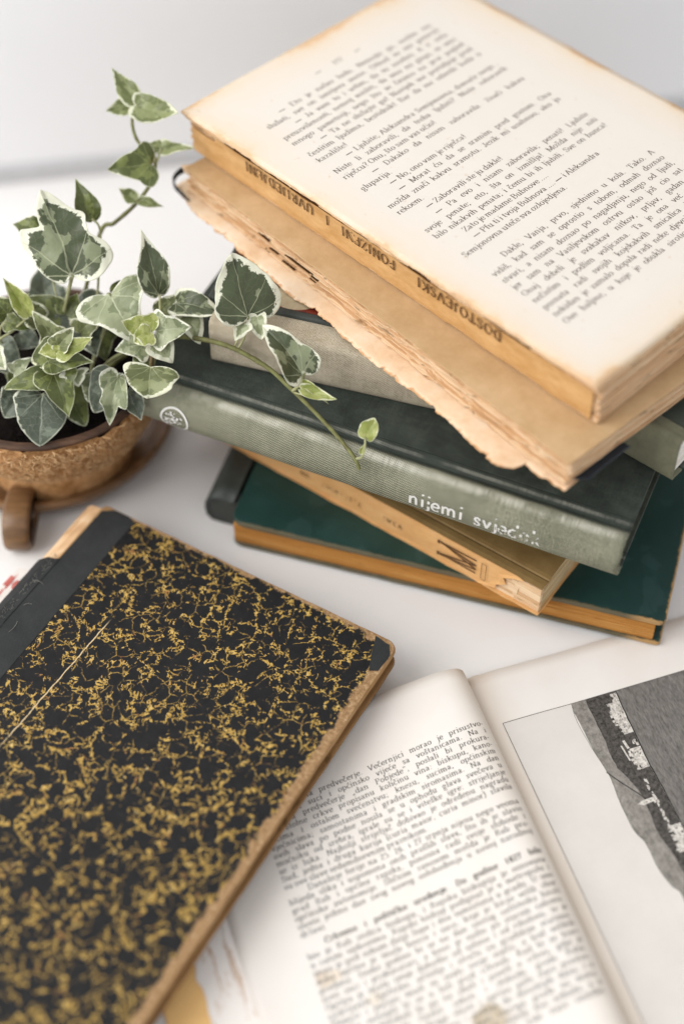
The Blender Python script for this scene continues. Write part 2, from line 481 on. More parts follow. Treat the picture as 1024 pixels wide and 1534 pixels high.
M['stem'] = m_stem("ivy_stem", '5d5a36', '7f8150')
M['stalk'] = m_stem("ivy_leaf_stalk", '8d8f62', 'aeae86')
M['stem_brown'] = m_stem("brown_ivy_stem", '55452f', '7b6a4b')

def m_torn():
    n = N("torn_brown_wrapper", 0.8, 0.2)
    x, y, z = n.sep()
    f = n.noise(0.5, 5, 0.65)
    c = n.ramp(f, [(0.3, 'dcb48a'), (0.5, 'ebcfad'), (0.75, 'f2e2cb')])
    rim = n.attr("tone")
    e = n.m('ADD', rim, n.m('MULTIPLY', n.m('SUBTRACT', n.noise(2.0, 4, 0.7), 0.5), 0.9))
    c = n.mix(n.m('MULTIPLY', n.step(e, 0.86, 1.05), 0.75), c, 'bd8040')
    n.bump(n.noise(2.5, 4), 0.4, 0.05)
    return n.out(c)
M['torn'] = m_torn()

def m_label(name, a, b):
    n = N(name, 0.3, 0.5)
    return n.out(n.ramp(n.noise(1.2, 4, 0.6), [(0.35, a), (0.65, b)]))
M['jacket_brown'] = m_label("glossy_brown_picture", '3a2018', '5b3627')
M['jacket_oval'] = m_label("glossy_sand_picture", '9b8a6c', 'c2b394')
M['jacket_red'] = m_label("glossy_red_picture", '5a1a10', '8a3420')
M['print_sky'] = m_tone("halftone_pale_sky", 'd9d3cb', 'e0dad2', (0.5, 0.5, 0.5), 6, 0.3, 0.7, 0.5)
M['print_hill'] = m_tone("halftone_grey_hill", '625d57', 'a8a299', (5, 3.5, 4), 7, 0.3, 0.7, 0.5)
M['print_dark'] = m_tone("halftone_dark_trees", '22201e', '736d66', (7, 7, 7), 7, 0.36, 0.72, 0.5)
M['print_town'] = m_tone("halftone_white_houses", 'a49d94', 'dfd9cf', (9, 9, 9), 6, 0.34, 0.56, 0.5)
M['print_grey'] = m_tone("halftone_light_grey_walls", '8a847b', 'bcb5ac', (9, 9, 9), 4, 0.35, 0.6, 0.5)
M['print_sea'] = m_tone("halftone_grey_sea", '4d4945', '8f8a83', (14, 3.2, 4), 7, 0.3, 0.7, 0.5)
M['print_line'] = m_ink("halftone_black_line", '2c2a27')
M['red_print'] = m_label("red_cover_print", 'b0493f', 'd98a80')
M['booklet'] = m_tone("white_booklet_paper", 'ddd5cc', 'efebe6', (0.8, 0.8, 0.8), 4, 0.3, 0.7, 0.7)

# ------------------------------------------------------------------ building helpers
def mesh_obj(name, verts, faces, mat, parent=None, smooth=False, mats=None, midx=None, attrs=None, kind=None):
    me = bpy.data.meshes.new(name)
    me.from_pydata([(v[0] * S, v[1] * S, v[2] * S) for v in verts], [], faces)
    for m_ in (mats or [mat]):
        me.materials.append(m_)
    if midx is not None:
        me.polygons.foreach_set("material_index", midx)
    if smooth:
        me.polygons.foreach_set("use_smooth", [True] * len(me.polygons))
    for k, vals in (attrs or {}).items():
        a = me.attributes.new(k, 'FLOAT', 'POINT')
        a.data.foreach_set("value", vals)
    me.update()
    o = bpy.data.objects.new(name, me)
    COL.objects.link(o)
    if parent is not None:
        o.parent = parent
    if kind:
        o['kind'] = kind
    return o

def root(name, loc, yaw, label, cat, group=None, tilt=(0, 0), size=1.0):
    o = bpy.data.objects.new(name, None)
    COL.objects.link(o)
    o.empty_display_size = 0.02
    o.location = Vector(loc) * S
    o.rotation_euler = (R(tilt[0]), R(tilt[1]), R(yaw))
    o.scale = (size, size, size)
    o['label'] = label
    o['category'] = cat
    if group:
        o['group'] = group
    return o

def fbm(x, y, z=0.0, o=4):
    return mnoise.fractal(Vector((x, y, z)), 1.0, 2.0, o)

def rounded(x0, y0, x1, y1, r, seg=4, corners=(1, 1, 1, 1)):
    pts = []
    for k, (cx, cy, a0) in enumerate(((x0, y0, 180), (x1, y0, 270), (x1, y1, 0), (x0, y1, 90))):
        rr = r * corners[k]
        if rr <= 0:
            pts.append((cx, cy))
            continue
        ox = cx + (rr if cx == x0 else -rr)
        oy = cy + (rr if cy == y0 else -rr)
        for i in range(seg + 1):
            a = R(a0 + 90 * i / seg)
            pts.append((ox + rr * math.cos(a), oy + rr * math.sin(a)))
    return pts

def slab(name, poly, z0, z1, mat, parent, bevel=0.04, wob=0.0, seed=0, sub=0.0, smooth=True, mats=None):
    """a board: outline poly extruded z0..z1 with a small round on its edges, optionally a worn uneven outline"""
    pts = list(poly)
    if sub > 0:
        q = []
        for i, a in enumerate(pts):
            b = pts[(i + 1) % len(pts)]
            k = max(1, int(math.dist(a, b) / sub))
            q += [(a[0] + (b[0] - a[0]) * j / k, a[1] + (b[1] - a[1]) * j / k) for j in range(k)]
        pts = q
    if wob:
        pts = [(p[0] + wob * fbm(p[0] * 1.3 + seed, p[1] * 1.3, 1.5), p[1] + wob * fbm(p[0] * 1.3 + seed, p[1] * 1.3, 7.7)) for p in pts]
    n = len(pts)
    cx = sum(p[0] for p in pts) / n
    cy = sum(p[1] for p in pts) / n
    def inset(d):
        out = []
        for i, p in enumerate(pts):
            a, b = pts[i - 1], pts[(i + 1) % n]
            tx, ty = b[0] - a[0], b[1] - a[1]
            l = math.hypot(tx, ty) or 1
            out.append((p[0] - ty / l * d, p[1] + tx / l * d))
        return out
    b = min(bevel, (z1 - z0) * 0.45)
    rings = [(inset(b), z0), (pts, z0 + b), (pts, z1 - b), (inset(b * 0.3), z1 - b * 0.3), (inset(b), z1)]
    if bevel <= 0:
        rings = [(pts, z0), (pts, z1)]
    V, F = [], []
    for rp, z in rings:
        V += [(p[0], p[1], z) for p in rp]
    for k in range(len(rings) - 1):
        for i in range(n):
            j = (i + 1) % n
            F.append((k * n + i, k * n + j, (k + 1) * n + j, (k + 1) * n + i))
    F.append(tuple(reversed(range(n))))
    F.append(tuple(range((len(rings) - 1) * n, len(rings) * n)))
    o = mesh_obj(name, V, F, mat, parent)
    return o

def sheaf(name, x0, x1, y0, y1, z0, z1, count, mat, parent, jit=0.05, rag=0.02, seed=1, step=0.5, yshift=None, gap=0.0, kind='stuff', tones=None, chips=0.0, sect=0.0):
    """a block of paper: many thin leaves, each with an uneven edge of its own"""
    rnd = random.Random(seed)
    V, F, T = [], [], []
    h = (z1 - z0) / count
    gx = gy = 0.0
    for k in range(count):
        if sect and k % 5 == 0:
            gx, gy = rnd.uniform(-sect, sect), rnd.uniform(-sect, sect)
        a, b = z0 + k * h, z0 + (k + 1) * h * 1.0 - gap * h
        b = z0 + (k + 1) * h - gap * h
        jx0, jx1, jy0, jy1 = [rnd.uniform(-jit, jit) for _ in range(4)]
        ys = yshift((a + b) / 2) if yshift else 0.0
        xa, xb, ya, yb = x0 + jx0 + gx, x1 + jx1 + gx, y0 + ys + jy0 + max(0, gy), y1 + jy1
        pts = []
        nx, ny = max(2, int((xb - xa) / step)), max(2, int((yb - ya) / (step * 2)))
        for i in range(nx):
            pts.append((xa + (xb - xa) * i / nx, ya, 0, 1))
        for i in range(ny):
            pts.append((xb, ya + (yb - ya) * i / ny, 1, 0))
        for i in range(nx):
            pts.append((xb - (xb - xa) * i / nx, yb, 0, 1))
        for i in range(ny):
            pts.append((xa, yb - (yb - ya) * i / ny, 1, 0))
        off = seed * 13.7 + k * 3.1
        q = []
        for (px, py, wx, wy) in pts:
            d = rag * fbm(px * 0.9 + off, py * 0.9 + off, k * 0.35)
            if chips and py < ya + 0.01:
                c = fbm(px * 1.6 + k * 0.21, k * 0.17, 4.4 + seed)
                if c > 0.12:
                    d += chips * min(1.0, (c - 0.12) * 6)
            q.append((px + wx * d * (1 if px > (xa + xb) / 2 else -1) * 0.6, py + wy * d))
        n = len(q)
        s = len(V)
        V += [(p[0], p[1], a) for p in q] + [(p[0], p[1], b) for p in q]
        tone = rnd.random() if tones is None else tones(k)
        T += [tone] * (2 * n)
        for i in range(n):
            j = (i + 1) % n
            F.append((s + i, s + j, s + n + j, s + n + i))
        F.append(tuple(s + i for i in reversed(range(n))))
        F.append(tuple(s + n + i for i in range(n)))
    return mesh_obj(name, V, F, mat, parent, attrs={'tone': T}, kind=kind)

def profile_strip(name, prof, x0, x1, nx, mat, parent, thick=0.12, wob=0.0, seed=0, endwob=0.0):
    """a bent cover strip: cross-section prof (y, z) run along x, given thickness inwards"""
    n = len(prof)
    nrm = []
    for i in range(n):
        a, b = prof[max(0, i - 1)], prof[min(n - 1, i + 1)]
        ty, tz = b[0] - a[0], b[1] - a[1]
        l = math.hypot(ty, tz) or 1
        nrm.append((tz / l, -ty / l))
    V, F = [], []
    for k in range(nx + 1):
        x = x0 + (x1 - x0) * k / nx
        for side in (0, 1):
            for i, (y, z) in enumerate(prof):
                d = wob * fbm(x * 0.5 + seed, i * 0.25, 2.2)
                e = endwob * fbm(i * 0.9 + seed, k * 9.1, 3.3) if k in (0, nx) else 0
                V.append((x + e, y + nrm[i][0] * (side * thick) + d * nrm[i][0], z + nrm[i][1] * (side * thick) + d * nrm[i][1]))
    m_ = 2 * n
    for k in range(nx):
        for i in range(n - 1):
            a, b = k * m_ + i, (k + 1) * m_ + i
            F.append((a, a + 1, b + 1, b))
            a += n
            b += n
            F.append((a, b, b + 1, a + 1))
        for i in (0, n - 1):
            a, b = k * m_ + i, (k + 1) * m_ + i
            F.append((a, b, b + n, a + n) if i == 0 else (a, a + n, b + n, b))
    for k in (0, nx):
        for i in range(n - 1):
            a = k * m_ + i
            F.append((a, a + n, a + n + 1, a + 1) if k == 0 else (a, a + 1, a + n + 1, a + n))
    return mesh_obj(name, V, F, mat, parent, smooth=True)

def spline(P, sub=8):
    out = []
    n = len(P)
    for i in range(n - 1):
        p0, p1, p2, p3 = P[max(0, i - 1)], P[i], P[i + 1], P[min(n - 1, i + 2)]
        for j in range(sub):
            t = j / sub
            out.append(tuple(0.5 * ((2 * p1[d]) + (-p0[d] + p2[d]) * t + (2 * p0[d] - 5 * p1[d] + 4 * p2[d] - p3[d]) * t * t + (-p0[d] + 3 * p1[d] - 3 * p2[d] + p3[d]) * t ** 3) for d in range(len(p1))))
    out.append(tuple(P[-1]))
    return out

def tube_geo(P, r0, r1, seg=8, knob=0.0):
    V, F = [], []
    n = len(P)
    up = Vector((0, 0, 1))
    for k, p in enumerate(P):
        a, b = Vector(P[max(0, k - 1)]), Vector(P[min(n - 1, k + 1)])
        t = (b - a).normalized()
        s = t.cross(up)
        if s.length < 1e-3:
            s = Vector((1, 0, 0))
        s.normalize()
        w = s.cross(t)
        r = r0 + (r1 - r0) * k / max(1, n - 1)
        if knob:
            r *= 1 + knob * max(0, mnoise.noise(Vector((k * 0.33, r0 * 50, 0.5))))
        for i in range(seg):
            an = 2 * math.pi * i / seg
            V.append(tuple(Vector(p) + s * (r * math.cos(an)) + w * (r * math.sin(an))))
    for k in range(n - 1):
        for i in range(seg):
            j = (i + 1) % seg
            F.append((k * seg + i, k * seg + j, (k + 1) * seg + j, (k + 1) * seg + i))
    F.append(tuple(reversed(range(seg))))
    F.append(tuple(range((n - 1) * seg, n * seg)))
    return V, F

def lathe(name, prof, seg, mat, parent, rough_fn=None):
    V, F = [], []
    n = len(prof)
    for k in range(seg):
        a = 2 * math.pi * k / seg
        for i, (r, z) in enumerate(prof):
            if rough_fn:
                dr, dz = rough_fn(a, i, r, z)
                r, z = r + dr, z + dz
            V.append((r * math.cos(a), r * math.sin(a), z))
    for k in range(seg):
        k2 = (k + 1) % seg
        for i in range(n - 1):
            F.append((k * n + i, k2 * n + i, k2 * n + i + 1, k * n + i + 1))
    return mesh_obj(name, V, F, mat, parent, smooth=True)

# ------------------------------------------------------------------ lettering: a small serif face drawn with a broad nib
def arc(cx, cy, rx, ry, a0, a1, n=10):
    return [(cx + rx * math.cos(R(a0 + (a1 - a0) * i / n)), cy + ry * math.sin(R(a0 + (a1 - a0) * i / n))) for i in range(n + 1)]

# glyph: (advance, strokes, serif centres)
G = {}
def g(ch, adv, strokes, serifs=()):
    G[ch] = (adv, strokes, serifs)
g('a', .92, [[(.14, .76), (.22, .92), (.4, .99), (.56, .9), (.61, .7), (.61, .2), (.68, .03), (.8, .06)], [(.61, .58), (.38, .53), (.17, .4), (.12, .22), (.2, .06), (.36, .02), (.52, .12), (.61, .26)]])
g('b', 1.02, [[(.2, 1.55), (.2, .02)], arc(.5, .5, .34, .48, 150, -150, 14)], [(.12, 1.53)])
g('c', .86, [arc(.47, .5, .35, .49, 42, 318, 14)])
g('d', 1.04, [[(.78, 1.55), (.78, .0)], arc(.46, .5, .34, .48, 30, 330, 14)], [(.7, 1.53), (.86, .02)])
g('e', .88, [[(.13, .54), (.76, .54)], arc(.45, .5, .34, .49, 6, 322, 14)])
g('f', .64, [[(.62, 1.42), (.5, 1.55), (.34, 1.5), (.27, 1.25), (.27, 0)], [(.06, .97), (.5, .97)]], [(.27, .02)])
g('g', .98, [arc(.42, .58, .28, .4, 0, 360, 14), [(.62, .9), (.86, .98)], [(.28, .22), (.2, .08), (.4, .0), (.7, -.06), (.78, -.25), (.6, -.46), (.3, -.48), (.12, -.32), (.24, -.08)]])
g('h', 1.1, [[(.22, 1.55), (.22, 0)], [(.22, .7), (.4, .94), (.6, .98), (.76, .84), (.8, .6), (.8, 0)]], [(.14, 1.53), (.22, .02), (.8, .02)])
g('i', .52, [[(.26, .98), (.26, 0)], [(.26, 1.36), (.26, 1.5)]], [(.18, .97), (.26, .02)])
g('j', .52, [[(.3, .98), (.3, -.25), (.18, -.48), (.0, -.42)], [(.3, 1.36), (.3, 1.5)]], [(.2, .97)])
g('k', 1.04, [[(.22, 1.55), (.22, 0)], [(.78, .96), (.22, .42)], [(.42, .6), (.86, .02)]], [(.14, 1.53), (.22, .02), (.8, .96), (.86, .02)])
g('l', .52, [[(.26, 1.55), (.26, 0)]], [(.18, 1.53), (.26, .02)])
g('m', 1.62, [[(.22, .98), (.22, 0)], [(.22, .7), (.4, .94), (.58, .97), (.72, .84), (.76, .6), (.76, 0)], [(.76, .7), (.94, .94), (1.12, .97), (1.26, .84), (1.3, .6), (1.3, 0)]], [(.14, .97), (.22, .02), (.76, .02), (1.3, .02)])
g('n', 1.1, [[(.22, .98), (.22, 0)], [(.22, .7), (.4, .94), (.6, .98), (.76, .84), (.8, .6), (.8, 0)]], [(.14, .97), (.22, .02), (.8, .02)])
g('o', .98, [arc(.48, .5, .36, .49, 0, 360, 16)])
g('p', 1.04, [[(.22, .98), (.22, -.5)], arc(.52, .5, .34, .48, 150, -150, 14)], [(.14, .97), (.22, -.48)])
g('q', 1.02, [[(.78, .98), (.78, -.5)], arc(.46, .5, .34, .48, 30, 330, 14)], [(.78, -.48)])
g('r', .78, [[(.22, .98), (.22, 0)], [(.22, .62), (.36, .88), (.54, .98), (.66, .88)]], [(.14, .97), (.22, .02)])
g('s', .76, [[(.6, .74), (.52, .93), (.36, .99), (.19, .9), (.16, .73), (.28, .58), (.48, .46), (.6, .3), (.56, .1), (.38, .01), (.2, .07), (.12, .28)]])
g('t', .66, [[(.3, 1.32), (.3, .22), (.38, .04), (.56, .08)], [(.06, .97), (.56, .97)]])
g('u', 1.1, [[(.2, .98), (.2, .32), (.28, .08), (.46, .02), (.66, .14), (.78, .36)], [(.78, .98), (.78, .02)]], [(.12, .97), (.7, .97), (.88, .02)])
g('v', .98, [[(.14, .97), (.48, .02)], [(.48, .02), (.82, .97)]], [(.16, .97), (.82, .97)])
g('z', .86, [[(.16, .97), (.68, .97), (.16, .02), (.7, .02), (.72, .2)], [(.16, .97), (.14, .78)]])
g('y', .98, [[(.14, .97), (.5, .02)], [(.84, .97), (.5, .02), (.34, -.42), (.12, -.44)]], [(.16, .97), (.82, .97)])
g('w', 1.4, [[(.12, .97), (.42, .02)], [(.42, .02), (.7, .9)], [(.66, .97), (.96, .02)], [(.96, .02), (1.24, .97)]], [(.14, .97), (1.24, .97)])
g('x', .98, [[(.16, .97), (.8, .02)], [(.8, .97), (.16, .02)]], [(.16, .97), (.8, .97), (.16, .02), (.8, .02)])
g('A', 1.34, [[(.16, .02), (.62, 1.5)], [(.62, 1.5), (1.14, .02)], [(.34, .52), (.96, .52)]], [(.16, .02), (1.14, .02)])
g('B', 1.22, [[(.26, 1.48), (.26, .02)], [(.1, 1.48), (.66, 1.48), (.9, 1.32), (.9, 1.0), (.66, .8), (.26, .8)], [(.66, .8), (.98, .62), (1.0, .26), (.74, .02), (.1, .02)]])
g('C', 1.26, [arc(.66, .75, .5, .74, 45, 315, 16), [(1.02, 1.46), (1.02, 1.1)]])
g('D', 1.36, [[(.28, 1.48), (.28, .02)], [(.1, 1.48), (.6, 1.48), (1.0, 1.28), (1.16, .75), (1.0, .22), (.6, .02), (.1, .02)]])
g('E', 1.2, [[(.28, 1.48), (.28, .02)], [(.1, 1.48), (1.02, 1.48), (1.02, 1.18)], [(.28, .77), (.76, .77)], [(.1, .02), (1.04, .02), (1.06, .36)]])
g('F', 1.12, [[(.28, 1.48), (.28, .02)], [(.1, 1.48), (1.0, 1.48), (1.0, 1.18)], [(.28, .77), (.76, .77)]], [(.28, .02)])
g('G', 1.34, [arc(.66, .75, .5, .74, 45, 330, 16), [(1.12, .68), (1.12, .12)], [(1.02, 1.46), (1.02, 1.1)]], [(1.08, .68)])
g('H', 1.44, [[(.28, 1.48), (.28, .02)], [(1.12, 1.48), (1.12, .02)], [(.28, .76), (1.12, .76)]], [(.28, .02), (.28, 1.48), (1.12, .02), (1.12, 1.48)])
g('I', .7, [[(.34, 1.48), (.34, .02)]], [(.34, .02), (.34, 1.48)])
g('J', .86, [[(.56, 1.48), (.56, .3), (.4, .04), (.18, .08), (.14, .3)]], [(.54, 1.48)])
g('K', 1.34, [[(.28, 1.48), (.28, .02)], [(1.08, 1.48), (.28, .62)], [(.52, .86), (1.14, .02)]], [(.28, .02), (.28, 1.48), (1.04, 1.48), (1.14, .02)])
g('L', 1.14, [[(.28, 1.48), (.28, .02)], [(.1, .02), (1.0, .02), (1.02, .4)]], [(.28, 1.48)])
g('M', 1.7, [[(.26, 1.48), (.26, .02)], [(.26, 1.48), (.82, .1)], [(.82, .1), (1.38, 1.48)], [(1.38, 1.48), (1.38, .02)]], [(.26, .02), (1.38, .02), (.2, 1.48), (1.44, 1.48)])
g('N', 1.44, [[(.26, 1.48), (.26, .02)], [(.26, 1.48), (1.14, .04)], [(1.14, 1.48), (1.14, .04)]], [(.26, .02), (.2, 1.48), (1.14, 1.48)])
g('O', 1.36, [arc(.68, .75, .52, .74, 0, 360, 18)])
g('P', 1.16, [[(.28, 1.48), (.28, .02)], [(.1, 1.48), (.66, 1.48), (.98, 1.3), (1.0, .98), (.7, .74), (.28, .74)]], [(.28, .02)])
g('R', 1.3, [[(.28, 1.48), (.28, .02)], [(.1, 1.48), (.66, 1.48), (.94, 1.32), (.96, 1.0), (.7, .78), (.28, .78)], [(.66, .78), (.9, .5), (1.0, .1), (1.18, .04)]], [(.28, .02)])
g('S', 1.04, [[(.86, 1.16), (.74, 1.4), (.5, 1.5), (.26, 1.38), (.2, 1.1), (.38, .88), (.7, .68), (.9, .46), (.84, .14), (.52, .0), (.26, .1), (.14, .42)]])
g('T', 1.24, [[(.62, 1.48), (.62, .02)], [(.14, 1.14), (.14, 1.48), (1.1, 1.48), (1.1, 1.14)]], [(.62, .02)])
g('U', 1.4, [[(.28, 1.48), (.28, .5), (.42, .1), (.72, .0), (1.0, .12), (1.12, .5), (1.12, 1.48)]], [(.28, 1.48), (1.12, 1.48)])
g('V', 1.34, [[(.16, 1.48), (.68, .02)], [(.68, .02), (1.16, 1.48)]], [(.18, 1.48), (1.14, 1.48)])
g('Z', 1.16, [[(.16, 1.14), (.18, 1.48), (.98, 1.48), (.16, .02), (1.0, .02), (1.02, .38)]])
g('0', .94, [arc(.47, .74, .34, .74, 0, 360, 16)])
g('1', .94, [[(.22, 1.28), (.48, 1.48), (.48, .02)]], [(.48, .02)])
g('2', .94, [[(.16, 1.12), (.24, 1.4), (.5, 1.48), (.74, 1.32), (.74, 1.02), (.46, .6), (.16, .04), (.78, .04), (.8, .24)]])
g('3', .94, [[(.18, 1.28), (.4, 1.48), (.7, 1.34), (.68, .98), (.4, .82), (.7, .68), (.76, .3), (.5, .02), (.16, .18)]])
g('4', .94, [[(.6, .02), (.6, 1.48), (.12, .44), (.84, .44)]])
g('5', .94, [[(.76, 1.46), (.26, 1.46), (.22, .84), (.5, .96), (.76, .76), (.76, .28), (.5, .02), (.16, .16)]])
g('6', .94, [[(.74, 1.34), (.5, 1.48), (.24, 1.16), (.16, .5)], arc(.46, .45, .3, .43, 0, 360, 12)])
g('7', .94, [[(.14, 1.14), (.16, 1.46), (.8, 1.46), (.42, .6), (.38, .02)]])
g('8', .94, [arc(.47, 1.12, .25, .35, 0, 360, 12), arc(.47, .4, .3, .39, 0, 360, 12)])
g('9', .94, [arc(.47, 1.04, .3, .43, 0, 360, 12), [(.77, 1.0), (.7, .36), (.44, .0), (.2, .14)]])
g('.', .5, [[(.25, .0), (.25, .16)]])
g(',', .5, [[(.25, .16), (.25, .02), (.16, -.22)]])
g(':', .56, [[(.28, .0), (.28, .16)], [(.28, .74), (.28, .9)]])
g(';', .56, [[(.28, .16), (.28, .02), (.18, -.22)], [(.28, .74), (.28, .9)]])
g('!', .6, [[(.3, 1.5), (.3, .42)], [(.3, .0), (.3, .16)]])
g('?', .84, [[(.14, 1.2), (.24, 1.44), (.48, 1.5), (.68, 1.3), (.62, 1.0), (.4, .76), (.38, .42)], [(.38, .0), (.38, .16)]])
g('-', .66, [[(.1, .46), (.54, .46)], [(.1, .5), (.54, .5)]])
g('—', 1.9, [[(.1, .44), (1.7, .44)], [(.1, .49), (1.7, .49)], [(.1, .54), (1.7, .54)], [(.1, .59), (1.7, .59)]])
g('(', .6, [[(.48, 1.6), (.24, 1.1), (.2, .6), (.26, .1), (.48, -.3)]])
g(')', .6, [[(.12, 1.6), (.36, 1.1), (.4, .6), (.34, .1), (.12, -.3)]])
g('„', .8, [[(.25, .16), (.25, .02), (.16, -.22)], [(.55, .16), (.55, .02), (.46, -.22)]])
g('“', .8, [[(.32, 1.56), (.24, 1.42), (.25, 1.28)], [(.62, 1.56), (.54, 1.42), (.55, 1.28)]])
for base, ch in (('c', 'č'), ('s', 'š'), ('z', 'ž'), ('C', 'Č'), ('S', 'Š'), ('Z', 'Ž')):
    a_, st, se = G[base]
    y0 = 1.22 if base.islower() else 1.66
    x0 = a_ * .5
    g(ch, a_, st + [[(x0 - .24, y0 + .3), (x0, y0)], [(x0, y0), (x0 + .24, y0 + .3)]], se)
a_, st, se = G['c']
g('ć', a_, st + [[(.42, 1.2), (.66, 1.56)]], se)
a_, st, se = G['d']
g('đ', a_, st + [[(.5, 1.28), (1.0, 1.28)]], se)

_glyph_cache = {}
def glyph_geo(ch, hx, hy, serif):
    key = (ch, hx, hy, serif)
    if key in _glyph_cache:
        return _glyph_cache[key]
    adv, strokes, serifs = G[ch]
    V, F = [], []
    allst = [(s, hx, hy) for s in strokes]
    if serif:
        allst += [([(x - .17, y), (x + .17, y)], hx, hy * .9) for (x, y) in serifs]
    for si, (s, ax, ay) in enumerate(allst):
        n = len(s)
        closed = n > 3 and math.dist(s[0], s[-1]) < 1e-6
        base = len(V)
        for i, p in enumerate(s):
            a = s[i - 1] if i > 0 else (s[-2] if closed else s[0])
            b = s[i + 1] if i < n - 1 else (s[1] if closed else s[-1])
            tx, ty = b[0] - a[0], b[1] - a[1]
            l = math.hypot(tx, ty) or 1
            nx, ny = -ty / l, tx / l
            w = math.sqrt((ax * nx) ** 2 + (ay * ny) ** 2)
            V += [(p[0] + nx * w, p[1] + ny * w, si), (p[0] - nx * w, p[1] - ny * w, si)]
        for i in range(n - 1):
            F.append((base + 2 * i, base + 2 * i + 1, base + 2 * i + 3, base + 2 * i + 2))
    _glyph_cache[key] = (adv, V, F)
    return _glyph_cache[key]

def text_width(t, xh, track=0.0):
    return sum((.46 if c == ' ' else G[c][0] + track) for c in t) * xh

def lettering(name, lines, mapfn, mat, parent, hx=.105, hy=.034, serif=True, track=0.0, drop=None, seed=3, bold=(), wide=1.0, fine=False):
    """lines: (text, u0, v_baseline, xheight, justify width or None); mapfn(u, v, lift) gives the point on the paper"""
    V, F = [], []
    rnd = random.Random(seed)
    for k, (t, u0, v0, xh, wid) in enumerate(lines):
        sp = .46 * xh
        scale = 1.0
        nat = text_width(t, xh, track) * wide
        if wid:
            nsp = t.count(' ')
            gap = wid - nat
            if gap < 0 or nsp == 0:
                scale = wid / nat if gap < 0 else 1.0
                gap = 0
            sp = .46 * xh * scale * wide + (gap / nsp if nsp else 0)
        scale *= wide
        u = u0
        b = 1.5 if k in bold else 1.0
        for c in t:
            if c == ' ':
                u += sp
                continue
            adv, gv, gf = glyph_geo(c, hx * b, hy * (1.7 if k in bold else 1.0), serif)
            s = len(V)
            dv = rnd.uniform(-.012, .012) * xh
            for (x, y, si) in gv:
                V.append(mapfn(u + x * xh * scale, v0 + y * xh + dv, si * .0007))
            if fine:
                # worn foil: every stroke in small scraps, some of them rubbed off
                for f in gf:
                    a, b_, c_, d_ = [Vector(V[s + i]) for i in f]
                    for i in range(3):
                        for j in range(3):
                            q = []
                            for (fi, fj) in ((i, j), (i + 1, j), (i + 1, j + 1), (i, j + 1)):
                                q.append((a.lerp(d_, fi / 3)).lerp(b_.lerp(c_, fi / 3), fj / 3))
                            m0 = (q[0] + q[2]) / 2
                            if .5 + .9 * fbm(m0.x * 7, m0.z * 7, seed) + rnd.uniform(-.1, .1) < drop(m0.x):
                                continue
                            n0 = len(V)
                            V.extend([tuple(p) for p in q])
                            F.append((n0, n0 + 1, n0 + 2, n0 + 3))
                u += (adv + track) * xh * scale
                continue
            for f in gf:
                if drop:
                    cx = sum(V[s + i][0] for i in f) / 4
                    if rnd.random() < drop(cx):
                        continue
                F.append(tuple(s + i for i in f))
            u += (adv + track) * xh * scale
    return mesh_obj(name, V, F, mat, parent)

def flat_print(name, polys, mats, z, parent, mapz=None, step=0.0, sub=0.5):
    """flat printed shapes on paper: each (outline, layer, material index) lies a hair above the one below"""
    V, F, MI = [], [], []
    for poly, layer, mi in polys:
        s = len(V)
        V += [(p[0], p[1], (mapz(p[0], p[1]) if mapz else z) + layer * 0.002) for p in poly]
        F.append(tuple(range(s, s + len(poly))))
        MI.append(mi)
    return mesh_obj(name, V, F, None, parent, mats=mats, midx=MI)

# ------------------------------------------------------------------ the setting
def build_table():
    n = 8
    mesh_obj("table_top", [(-160, -60, 0), (160, -60, 0), (160, 75, 0), (-160, 75, 0), (-160, -60, -3), (160, -60, -3), (160, 75, -3), (-160, 75, -3)],
             [(0, 1, 2, 3), (0, 4, 5, 1), (1, 5, 6, 2), (2, 6, 7, 3), (3, 7, 4, 0)], M['table'], kind='structure')
    a = R(9.5)
    o = Vector((-9.0, 61.6, 0))
    d = Vector((math.cos(a), math.sin(a), 0))
    nn = Vector((-math.sin(a), math.cos(a), 0))
    V, F = [], []
    prof = [(0, .0), (0, 110), (6, 110)]
    for t in (-150, 170):
        for (k, z) in prof:
            p = o + d * t + nn * k
            V.append((p.x, p.y, z))
    m_ = len(prof)
    for i in range(m_ - 1):
        F.append((i, i + m_, i + m_ + 1, i + 1))
    mesh_obj("wall", V, F, M['wall'], kind='structure', smooth=False)
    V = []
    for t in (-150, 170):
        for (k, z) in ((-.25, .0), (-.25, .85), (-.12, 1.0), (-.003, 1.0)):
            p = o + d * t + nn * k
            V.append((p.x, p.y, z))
    mesh_obj("wall_shade_strip", V, [(i, i + 4, i + 5, i + 1) for i in range(3)], M['wall_shade_strip'], kind='structure')  # added grey strip, standing in for the shaded band at the wall foot

